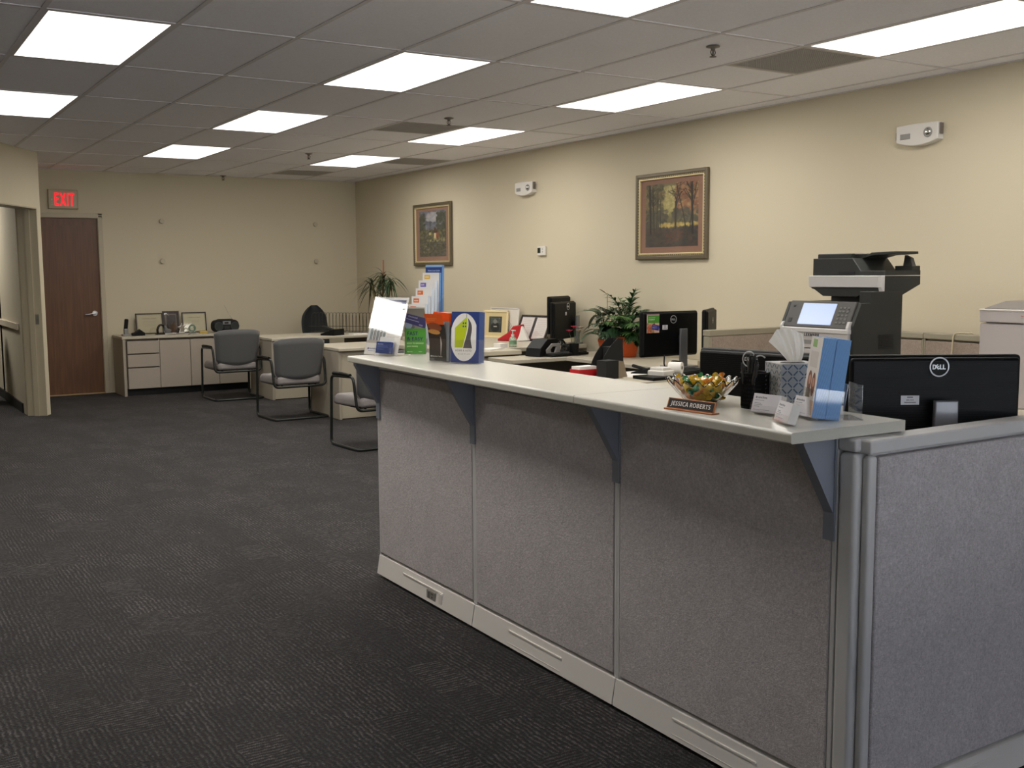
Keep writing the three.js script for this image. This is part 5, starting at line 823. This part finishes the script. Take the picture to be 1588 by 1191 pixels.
// ---------- things on the credenza ----------
const CY = 0.70;
const docTex = (paper, seal) => canvasTex(300, 230, (x, w, h) => { x.fillStyle = paper; x.fillRect(0, 0, w, h); x.strokeStyle = '#8d8468'; x.lineWidth = 3; x.strokeRect(14, 14, w - 28, h - 28); x.fillStyle = '#6f6850'; x.font = 'bold 17px serif'; x.textAlign = 'center'; x.fillText('Certificate of Merit', w / 2, 62); x.fillStyle = '#9a9278'; for (let i = 0; i < 4; i++) x.fillRect(80, 88 + i * 16, 140, 3); x.fillRect(50, 186, 70, 2); x.fillRect(180, 186, 70, 2); if (seal) { x.fillStyle = '#3b3523'; x.beginPath(); x.arc(w / 2, 178, 15, 0, 7); x.fill(); } });
function leaningFrame(label, p, ry, w, h, tex, frameMat, tilt = -0.16, b = 0.014, pic = null) {
  const g = T('document_frame', label, 'frame', p, ry); const q = (geo) => geo.rotateX(tilt);
  obj('frame', [q(cbx(w, b, 0.016, 0, b / 2, 0, 0.003)), q(cbx(w, b, 0.016, 0, h - b / 2, 0, 0.003)), q(cbx(b, h, 0.016, -w / 2 + b / 2, h / 2, 0, 0.003)), q(cbx(b, h, 0.016, w / 2 - b / 2, h / 2, 0, 0.003))], frameMat, g);
  obj('document', q(face(w - b, h - b, 0, h / 2, 0.001)), print(tex, 0.5), g);
  obj('glass_pane', q(cbx(w - 1.6 * b, h - 1.6 * b, 0.0015, 0, h / 2, 0.004)), phys({ color: '#ffffff', roughness: 0.04, transmission: 1, thickness: 0, ior: 1.4 }), g);
  obj('backing', q(cbx(w - b, h - b, 0.003, 0, h / 2, -0.005)), M.blackMatte, g);
  return g;
}
leaningFrame('left certificate in a dark frame leaning on the credenza', [-2.80, CY, 0.13], 0.04, 0.325, 0.255, docTex('#b3aa8c'), M.brown);
leaningFrame('right certificate with a dark seal in a thin black frame on the credenza', [-2.26, CY, 0.13], -0.03, 0.30, 0.255, docTex('#bdb597', true), M.brown);
leaningFrame('dark brown award plaque standing between the two certificates', [-2.54, CY, 0.12], 0.0, 0.20, 0.275, canvasTex(128, 180, (x, w, h) => { x.fillStyle = '#3b2a22'; x.fillRect(0, 0, w, h); x.strokeStyle = '#8d8a84'; x.lineWidth = 3; x.strokeRect(20, 22, w - 40, h - 50); x.fillStyle = '#241a18'; x.fillRect(26, 30, w - 52, h - 66); }), M.brown, -0.14, 0.022);
{
  const st = T('card_terminal', 'small black handset standing upright at the left end of the credenza', 'phone', [-3.125, CY, 0.33]);
  obj('handset', new RoundedBoxGeometry(0.045, 0.15, 0.03, 3, 0.012).rotateZ(-0.12).translate(0.0, 0.125, 0), M.black, st); obj('cradle', [cbx(0.1, 0.02, 0.09, 0, 0.01, 0, 0.006), cbx(0.05, 0.07, 0.05, -0.004, 0.05, 0, 0.008)], M.steel, st);
  const tp = T('tape_dispenser', 'low black wedge-shaped desk gadget beside the handset on the credenza', 'desk gadget', [-3.00, CY, 0.36], 0.1);
  obj('body', muv(ext([[-0.07, 0], [0.08, 0], [0.08, 0.03], [0.02, 0.075], [-0.03, 0.04], [-0.07, 0.03]], 0.06, 0.006).translate(0, 0, -0.03)), M.black, tp);
  const aw = T('glass_award', 'dark arch-shaped award in front of the left certificate', 'award', [-2.71, CY, 0.28], 0.1);
  obj('arch', tube([[-0.04, 0.01, 0], [-0.043, 0.06, 0], [-0.02, 0.105, 0], [0.015, 0.112, 0], [0.036, 0.085, 0], [0.04, 0.01, 0]], 0.013, 28, 10), M.blackGloss, aw); obj('plinth', cbx(0.13, 0.012, 0.06, 0, 0.006, 0, 0.003), M.black, aw);
  const crystal = phys({ color: '#d5d8d8', roughness: 0.05, transmission: 0.85, thickness: 0.02, ior: 1.5 });
  const mk = (label, x, pts, mat) => { const g = T('glass_award', label, 'award', [x, CY, 0.27 + rr(-0.02, 0.04)], rr(-0.2, 0.2)); obj('blade', muv(ext(pts, 0.022, 0.005).translate(0, 0.014, -0.011)), mat, g); obj('plinth', cbx(0.075, 0.015, 0.05, 0, 0.0075, 0, 0.003), M.chrome, g); };
  seed = 5; mk('tall flame-shaped brownish award in front of the dark plaque', -2.565, [[-0.03, 0], [0.02, 0], [0.045, 0.07], [0.015, 0.14], [-0.03, 0.08]], phys({ color: '#5d4a3c', roughness: 0.1, metalness: 0.3, clearcoat: 0.8 }));
  mk('star-shaped silver award next to the flame-shaped one', -2.465, [[-0.03, 0], [-0.015, 0.045], [-0.05, 0.07], [-0.01, 0.08], [0.01, 0.13], [0.025, 0.085], [0.06, 0.09], [0.03, 0.05], [0.04, 0]], M.chrome);
  mk('clear jagged crystal award left of the flame-shaped one', -2.635, [[-0.045, 0], [0.03, 0], [0.045, 0.04], [0.0, 0.055], [-0.03, 0.1], [-0.05, 0.05]], crystal);
  const gr = T('glass_award', 'greenish ring-shaped glass award before the right certificate', 'award', [-2.335, CY, 0.28]);
  obj('ring', new THREE.TorusGeometry(0.035, 0.011, 10, 30).scale(1, 1.05, 0.7).translate(0, 0.062, 0), phys({ color: '#8fb0a4', roughness: 0.06, transmission: 0.8, thickness: 0.02, ior: 1.5 }), gr); obj('plinth', cbx(0.07, 0.018, 0.05, 0, 0.009, 0, 0.003), crystal, gr);
  single('note_block', 'small yellow block at the foot of the right certificate', 'block', bx(-2.26, CY, 0.30, -2.165, CY + 0.028, 0.34, 0.003), std('#c9a94f', 0.5));
  // boombox
  const b = T('boombox', 'rounded black portable stereo with an aerial on the credenza', 'radio', [-1.925, CY, 0.27]);
  const body = new RoundedBoxGeometry(0.335, 0.15, 0.17, 6, 0.06); obj('body', body.translate(0, 0.078, 0), M.blackMatte, b);
  for (const s of [-1, 1]) { obj('speaker_grille', cyl(0.048, 0.048, 0.008, 0, 0, 0, 28).rotateX(Math.PI / 2).translate(s * 0.102, 0.075, 0.083), std('#262a2b', 0.6), b); obj('speaker_ring', new THREE.TorusGeometry(0.05, 0.004, 8, 32).translate(s * 0.102, 0.075, 0.088), std('#3b4042', 0.4), b); }
  obj('display_panel', cbx(0.1, 0.042, 0.01, 0, 0.118, 0.083, 0.004), M.silver, b); obj('display', cbx(0.05, 0.02, 0.004, -0.005, 0.119, 0.089, 0.001), std('#1a0f0c', 0.3), b); obj('cassette_door', cbx(0.065, 0.036, 0.008, 0, 0.06, 0.086, 0.003), std('#232627', 0.4), b);
  obj('handle', pipe([[-0.13, 0.12, 0], [-0.1, 0.156, 0], [0.1, 0.156, 0], [0.13, 0.12, 0]], 0.008, 0.03), M.blackMatte, b); obj('aerial', tube([[0.12, 0.14, -0.05], [0.07, 0.23, -0.06], [0.02, 0.33, -0.07]], 0.0018, 8, 6), M.chrome, b);
}
// ---------- things on the far desks ----------
{
  const rack = T('wire_file_rack', 'left dark wire file rack of upright loops on the far desk', 'file rack', [-0.97, CY, 1.30], 0.9); const ws = [];
  for (let i = 0; i < 10; i++) { const z = i * 0.048 - 0.2; ws.push(pipe([[-0.12, 0.02, z], [-0.1, 0.28 + 0.0 * i, z], [0.1, 0.28, z], [0.12, 0.02, z]], 0.0028, 0.06, false, 6)); }
  ws.forEach((w) => obj('loop', w, M.wire ??= std('#3a3530', 0.35, { metalness: 0.6 }), rack)); obj('base_rail', [tube([[-0.12, 0.02, -0.24], [-0.12, 0.02, 0.27]], 0.004, 4, 6), tube([[0.12, 0.02, -0.24], [0.12, 0.02, 0.27]], 0.004, 4, 6), tube([[-0.12, 0.1, -0.24], [-0.12, 0.1, 0.27]], 0.003, 4, 6)], M.wire, rack); rack.scale.setScalar(0.88);
  dup(rack, 'right dark wire file rack, partly behind the slanted sign holder', [-0.69, CY, 1.56], 0.9);
  function deskPhone(label, p, ry) { const ph = T('desk_phone', label, 'phone', p, ry); obj('base', muv(ext([[-0.1, 0], [0.1, 0], [0.1, 0.02], [-0.1, 0.075]], 0.2, 0.006).rotateY(Math.PI / 2).translate(-0.1, 0, 0)), M.black, ph); obj('handset', [new RoundedBoxGeometry(0.045, 0.035, 0.2, 3, 0.014).rotateX(0.26).translate(-0.06, 0.075, 0)], M.blackMatte, ph); obj('screen', cbx(0.08, 0.003, 0.04, 0.03, 0.07, -0.045).rotateX(0), std('#8c9a92', 0.3), ph); const k = []; for (let i = 0; i < 12; i++) k.push(cbx(0.015, 0.006, 0.011, 0.0 + (i % 3) * 0.025, 0.05 - (i / 3 | 0) * 0.004, 0.0 + (i / 3 | 0) * 0.02, 0.002)); obj('keypad', k, M.greyPlastic, ph); return ph; }
  deskPhone('black desk phone on the far desk in front of the wire racks', [-1.10, CY, 1.74], 0.5);
  deskPhone('black desk phone behind the counter on the peninsula desk', [-1.16, CY, 7.50], 0.6).scale.setScalar(0.62);
  single('paper_stack', 'small stack of white papers beside the far desk phone', 'paper', [bx(-0.90, CY, 1.74, -0.68, CY + 0.012, 1.89)], M.paper);
}
// ---------- things along the right wall ----------
const DYY = 0.745;
{
  const pt = canvasTex(200, 240, (x, w, h) => { seed = 9; x.fillStyle = '#d9c795'; x.fillRect(0, 0, w, h); x.fillStyle = '#2a2a26'; x.fillRect(46, 48, 108, 150); x.fillStyle = '#3d4440'; x.fillRect(52, 54, 96, 138); for (let i = 0; i < 60; i++) { x.fillStyle = ['#5d655f', '#4a524c', '#717972'][rnd() * 3 | 0]; x.fillRect(54 + rnd() * 88, 58 + rnd() * 50, 8, 6); } x.fillStyle = '#1c1c1b'; x.beginPath(); x.ellipse(100, 150, 38, 44, 0, 0, 7); x.fill(); x.fillStyle = '#80807c'; x.beginPath(); x.ellipse(98, 96, 17, 20, 0, 0, 7); x.fill(); x.fillStyle = '#b9b7ae'; x.fillRect(86, 138, 28, 10); });
  leaningFrame('cream framed dark portrait photograph on the desk by the right wall', [-0.22, DYY, 3.95], -1.12, 0.31, 0.285, pt, std('#e3d2a4', 0.5), -0.12, 0.02);
  const wp = canvasTex(256, 220, (x, w, h) => { x.fillStyle = '#e4dfd6'; x.fillRect(0, 0, w, h); x.strokeStyle = '#5d5552'; for (let i = 0; i < 9; i++) { x.lineWidth = 5; x.globalAlpha = 0.75 - i * 0.05; x.beginPath(); x.arc(60, 220, 60 + i * 13, -1.5, 0.1); x.stroke(); } x.globalAlpha = 1; x.fillStyle = '#8c817c'; x.beginPath(); x.arc(70, 240, 70, 0, 7); x.fill(); });
  leaningFrame('white print with grey arcs leaning behind the cream frame', [-0.14, DYY, 3.99], -1.35, 0.42, 0.31, wp, M.paper, -0.1, 0.008);
  const dt = canvasTex(320, 220, (x, w, h) => { x.fillStyle = '#221815'; x.fillRect(0, 0, w, h); x.fillStyle = '#d8d1cb'; x.fillRect(14, 16, 132, 188); x.fillRect(174, 16, 132, 188); x.fillStyle = '#b5ada8'; for (let i = 0; i < 9; i++) { x.fillRect(30, 40 + i * 16, 96, 3); x.fillRect(190, 40 + i * 16, 96, 3); } });
  leaningFrame('dark double certificate frame with two white pages, tipped back', [-0.22, DYY, 4.60], -1.45, 0.46, 0.275, dt, M.brown, -0.42, 0.012);
  const bag = T('gift_bag', 'crumpled red bag with white paper between the frames', 'bag', [-0.34, DYY, 4.52], -1.0);
  const sack = ext([[-0.17, 0], [0.08, 0], [0.1, 0.08], [0.085, 0.165], [0.0, 0.15], [-0.05, 0.09], [-0.17, 0.02]], 0.09, 0.012).translate(0, 0, -0.045); obj('sack', muv(sack), M.red, bag); obj('tissue_paper', muv(ext([[0.02, 0.0], [0.15, 0.01], [0.11, 0.1], [0.075, 0.15], [0.05, 0.06]], 0.05, 0.008).translate(0.02, 0, 0.0)), M.paper, bag);
  const sz = T('soap_pump', 'clear hand sanitiser pump bottle at the desk corner', 'bottle', [-0.80, DYY, 5.22]);
  obj('bottle', new THREE.LatheGeometry([[0, 0], [0.033, 0], [0.036, 0.01], [0.036, 0.07], [0.018, 0.095], [0.013, 0.1], [0, 0.1]].map((a) => new THREE.Vector2(...a)), 24), phys({ color: '#cfe0d2', roughness: 0.1, transmission: 0.8, thickness: 0.03, ior: 1.4 }), sz); obj('pump', [cyl(0.014, 0.014, 0.02, 0, 0.098, 0, 14), cyl(0.005, 0.005, 0.035, 0, 0.115, 0, 8), cbx(0.02, 0.01, 0.05, 0, 0.152, 0.014, 0.003)], M.whitePlastic, sz); obj('label', cyl(0.0365, 0.0365, 0.03, 0, 0.025, 0, 24), std('#7aa07c', 0.5), sz);
  single('stapler', 'black stapler lying on the desk beside the home and auto brochures', 'stapler', bx(-0.08, 0, -0.02, 0.08, 0.03, 0.02, 0.008).rotateY(0.5).translate(-1.32, DYY, 5.33), M.black);
  single('paper_stack', 'white note pad at the front of the desk by the right wall', 'paper', bx(-0.1, 0, -0.07, 0.1, 0.01, 0.07).rotateY(0.4).translate(-1.12, DYY, 5.36), M.paper);
  single('note_cube', 'white note cube near the pump bottle', 'paper', bx(-0.045, 0, -0.045, 0.045, 0.04, 0.045, 0.002).rotateY(0.2).translate(-0.93, DYY, 5.22), M.paper);
  // black hexagonal desk sorter
  const so = T('letter_sorter', 'black and grey desk sorter with angular side plates', 'sorter', [-0.78, 0.70, 5.80], 0.35); const hexa = [[-0.17, 0], [0.1, 0], [0.16, 0.0], [0.19, 0.16], [0.17, 0.185], [-0.02, 0.185], [-0.15, 0.09]];
  obj('tray', muv(ext(hexa, 0.2, 0.006).translate(0, 0, -0.22)), M.black, so); so.scale.setScalar(0.78);
  const plate = new THREE.Shape([[-0.09, 0.005], [0.14, 0.005], [0.165, 0.13], [0.0, 0.135], [-0.10, 0.07]].map((a) => new THREE.Vector2(...a))); plate.holes.push(new THREE.Path([[-0.02, 0.035], [0.05, 0.03], [0.09, 0.1], [0.01, 0.105], [-0.035, 0.07]].map((a) => new THREE.Vector2(...a)))); obj('side_plate', muv(new THREE.ExtrudeGeometry(plate, { depth: 0.012, bevelEnabled: true, bevelSize: 0.003, bevelThickness: 0.003, bevelSegments: 1 }).translate(0.03, 0, -0.012)), M.greyPlastic, so);
  // keyboards, mouse and headset by the angled monitors
  function keyboard(label, p, ry) { const k = T('keyboard', label, 'keyboard', p, ry); obj('base', bx(-0.22, 0, -0.075, 0.22, 0.018, 0.075, 0.006), M.black, k); const q = []; for (let j = 0; j < 5; j++) for (let i = 0; i < 16; i++) q.push(cbx(0.021, 0.008, 0.021, -0.2 + i * 0.0265, 0.021, -0.055 + j * 0.0265, 0.002)); obj('keys', q, M.blackMatte, k); return k; }
  keyboard('black keyboard below the angled monitors', [-0.62, 0.70, 5.80], 0.2); keyboard('black keyboard leaning by the receipt roll', [-0.9, 0.70, 7.68], 0.3);
  const hs = T('headset', 'black telephone headset lying by the desk sorter', 'headset', [-0.58, 0.70, 5.66], 0.3); obj('headband', tube([[-0.07, 0.03, 0], [-0.06, 0.1, 0], [0, 0.125, 0], [0.06, 0.1, 0], [0.07, 0.03, 0]], 0.007, 24, 8), M.black, hs); for (const s of [-1, 1]) obj('ear_pad', new THREE.TorusGeometry(0.03, 0.014, 8, 20).rotateY(Math.PI / 2).translate(s * 0.07, 0.045, 0), M.blackMatte, hs);
  const cable = (label, pts, mat = M.black, r = 0.004) => single('cable', label, 'cable', tube(pts, r, 50, 6), mat);
  cable('black cables hanging under the angled monitors', [[-0.5, 0.83, 5.34], [-0.52, 0.76, 5.4], [-0.44, 0.76, 5.42], [-0.4, 0.79, 5.38], [-0.36, 0.75, 5.36], [-0.3, 0.76, 5.4]]);
  cable('white cable under the angled monitors', [[-0.52, 0.80, 5.37], [-0.5, 0.752, 5.44], [-0.46, 0.76, 5.42], [-0.44, 0.80, 5.36]], M.whitePlastic);
  cable('loop of black cable under the monitor beside the palm', [[-0.78, 0.80, 7.3], [-0.82, 0.72, 7.36], [-0.74, 0.706, 7.42], [-0.7, 0.75, 7.4], [-0.78, 0.76, 7.38], [-0.8, 0.71, 7.44], [-0.6, 0.706, 7.5]], M.black, 0.006);
  cable('grey cables coiled under the upright monitor', [[-0.6, 0.82, 7.5], [-0.56, 0.74, 7.55], [-0.48, 0.71, 7.6], [-0.42, 0.75, 7.58], [-0.46, 0.8, 7.56], [-0.56, 0.72, 7.6]], M.greyPlastic, 0.007);
  const ps = T('power_strip', 'pale power adapter bundle hanging at the upright monitor', 'adapter', [-0.44, 0.70, 7.36]); obj('adapter', cbx(0.09, 0.05, 0.05, 0, 0.025, 0, 0.008), std('#b7aa8c', 0.5), ps); obj('lead', tube([[0, 0.04, 0], [0.02, 0.12, 0], [0.015, 0.24, 0.01], [0.03, 0.31, 0]], 0.006, 20, 6), M.whitePlastic, ps);
}
// ---------- things on the peninsula desk just over the counter ----------
{
  const rb = T('red_tray', 'red box holding white paper behind the counter', 'tray', [-1.60, CY, 7.41], 0.05);
  obj('box', [bx(-0.1, 0, 0.06, 0.1, 0.062, 0.066, 0.002), bx(-0.1, 0, -0.066, 0.1, 0.062, -0.06, 0.002), bx(-0.1, 0, -0.06, -0.094, 0.062, 0.06), bx(0.094, 0, -0.06, 0.1, 0.062, 0.06), bx(-0.094, 0, -0.06, 0.094, 0.004, 0.06)], M.red, rb); rb.scale.setScalar(0.85); obj('paper', bx(-0.088, 0.005, -0.055, 0.088, 0.085, 0.05), M.paper, rb);
  const mf = T('magazine_file', 'black magazine file with a curved sloping side behind the counter', 'file holder', [-1.40, CY, 7.43], 0.12);
  const s = new THREE.Shape(); s.moveTo(-0.16, 0); s.lineTo(0.1, 0); s.lineTo(0.085, 0.255); s.lineTo(0.04, 0.26); s.bezierCurveTo(-0.06, 0.2, -0.11, 0.12, -0.13, 0.07); s.closePath();
  const pl = (z) => muv(new THREE.ExtrudeGeometry(s, { depth: 0.004, bevelEnabled: false, curveSegments: 16 }).translate(0, 0, z)); obj('side_wall', pl(0.046), M.blackMatte, mf); obj('side_wall', pl(-0.05), M.blackMatte, mf); obj('spine', [bx(0.084, 0, -0.05, 0.088, 0.255, 0.05), bx(-0.16, 0, -0.05, 0.1, 0.004, 0.05)], M.blackMatte, mf); obj('folders', bx(-0.02, 0.005, -0.04, 0.075, 0.2, 0.04), M.blackMatte, mf);
  const bb = T('binder_box', 'short black binder box with a brown card leaning at its side', 'box', [-1.54, CY, 7.62], 0.1);
  obj('box', bx(-0.075, 0, -0.05, 0.04, 0.125, 0.05, 0.003), M.blackMatte, bb); obj('card', muv(ext([[0.042, 0], [0.135, 0], [0.1, 0.112], [0.042, 0.122]], 0.006).translate(0, 0, 0.03)), std('#8d7d68', 0.7), bb);
  single('paper_stack', 'white papers under the black phone behind the counter', 'paper', [bx(-1.36, CY, 7.36, -1.08, CY + 0.006, 7.62), bx(-1.45, CY, 7.45, -1.30, CY + 0.004, 7.66)], M.paper);
  single('desk_mat', 'dark writing tray at the edge of the peninsula desk', 'tray', bx(-1.42, CY, 7.72, -1.22, CY + 0.022, 7.94, 0.004), M.black);
  const rp = T('receipt_printer', 'small off-white receipt printer beside a paper roll', 'printer', [-1.22, CY, 7.80], 0.25); obj('body', [bx(-0.085, 0, -0.07, 0.085, 0.055, 0.07, 0.01), bx(-0.07, 0.05, -0.06, 0.03, 0.075, 0.05, 0.008)], M.whitePlastic, rp); obj('slot', bx(0.02, 0.02, 0.069, 0.075, 0.032, 0.072), M.dark, rp);
  const roll = T('paper_roll', 'white receipt paper roll lying on its side', 'paper roll', [-1.14, CY, 7.84], 0.55); obj('roll', [cyl(0.04, 0.04, 0.09, 0, -0.045, 0, 30).rotateX(Math.PI / 2).translate(0, 0.068, 0)], M.paper, roll); obj('core', [cyl(0.013, 0.013, 0.0915, 0, -0.0455, 0, 16).rotateX(Math.PI / 2).translate(0, 0.068, 0)], M.dark, roll); obj('holder', bx(-0.045, 0, -0.045, 0.045, 0.03, 0.045, 0.004), M.greyPlastic, roll);
}
// printed cards stuck to monitor backs
const todayTex = canvasTex(256, 360, (x, w, h) => { seed = 3; x.fillStyle = '#d8b49a'; x.fillRect(0, 0, w, h); for (let i = 0; i < 90; i++) { x.fillStyle = ['#b5452e', '#c9684a', '#a83a2c', '#8f8a5c', '#cf9a80'][rnd() * 5 | 0]; x.globalAlpha = 0.6; x.beginPath(); x.ellipse(rnd() * w * 0.6, h * (0.5 + 0.5 * rnd()), 24, 18, rnd() * 3, 0, 7); x.fill(); } x.globalAlpha = 1; x.fillStyle = '#9d7f86'; x.fillRect(0, 0, w, 26); x.fillStyle = '#4d9536'; x.fillRect(16, 30, w - 16, 140); x.fillStyle = '#dfeccb'; x.font = 'bold 17px sans-serif'; x.fillText('Open an account', 34, 72); x.font = 'bold 40px sans-serif'; x.fillText('TODAY', 32, 118); x.save(); x.translate(118, 190); x.rotate(0.22); x.fillStyle = '#3f3f92'; x.fillRect(0, 0, 150, 100); x.fillStyle = '#b9bde0'; x.font = 'bold 18px sans-serif'; x.fillText('Rewards', 18, 30); x.fillRect(12, 52, 90, 5); x.fillRect(12, 68, 60, 5); x.restore(); });
{
  const m = print(todayTex, 0.45);
  const a = T('promo_card', 'green and orange card reading TODAY stuck on the nearer black monitor', 'card', [-3.301, 1.015, 10.545], -Math.PI / 2 + 0.222); obj('card', [cbx(0.098, 0.136, 0.001, 0, 0.068, 0, 0)].map((g) => g), M.paper, a); obj('printed_face', face(0.098, 0.136, 0, 0.068, 0.0012), m, a); a.rotation.z = 0.02;
  const b = T('promo_card', 'small green and red card stuck on the monitor beside the palm', 'card', [-0.875, 0.97, 7.281], -0.03); obj('card', cbx(0.115, 0.14, 0.001, 0, 0.07, 0), M.paper, b); obj('printed_face', face(0.115, 0.14, 0, 0.07, 0.0012), m, b);
}
renderer.render(scene, camera);
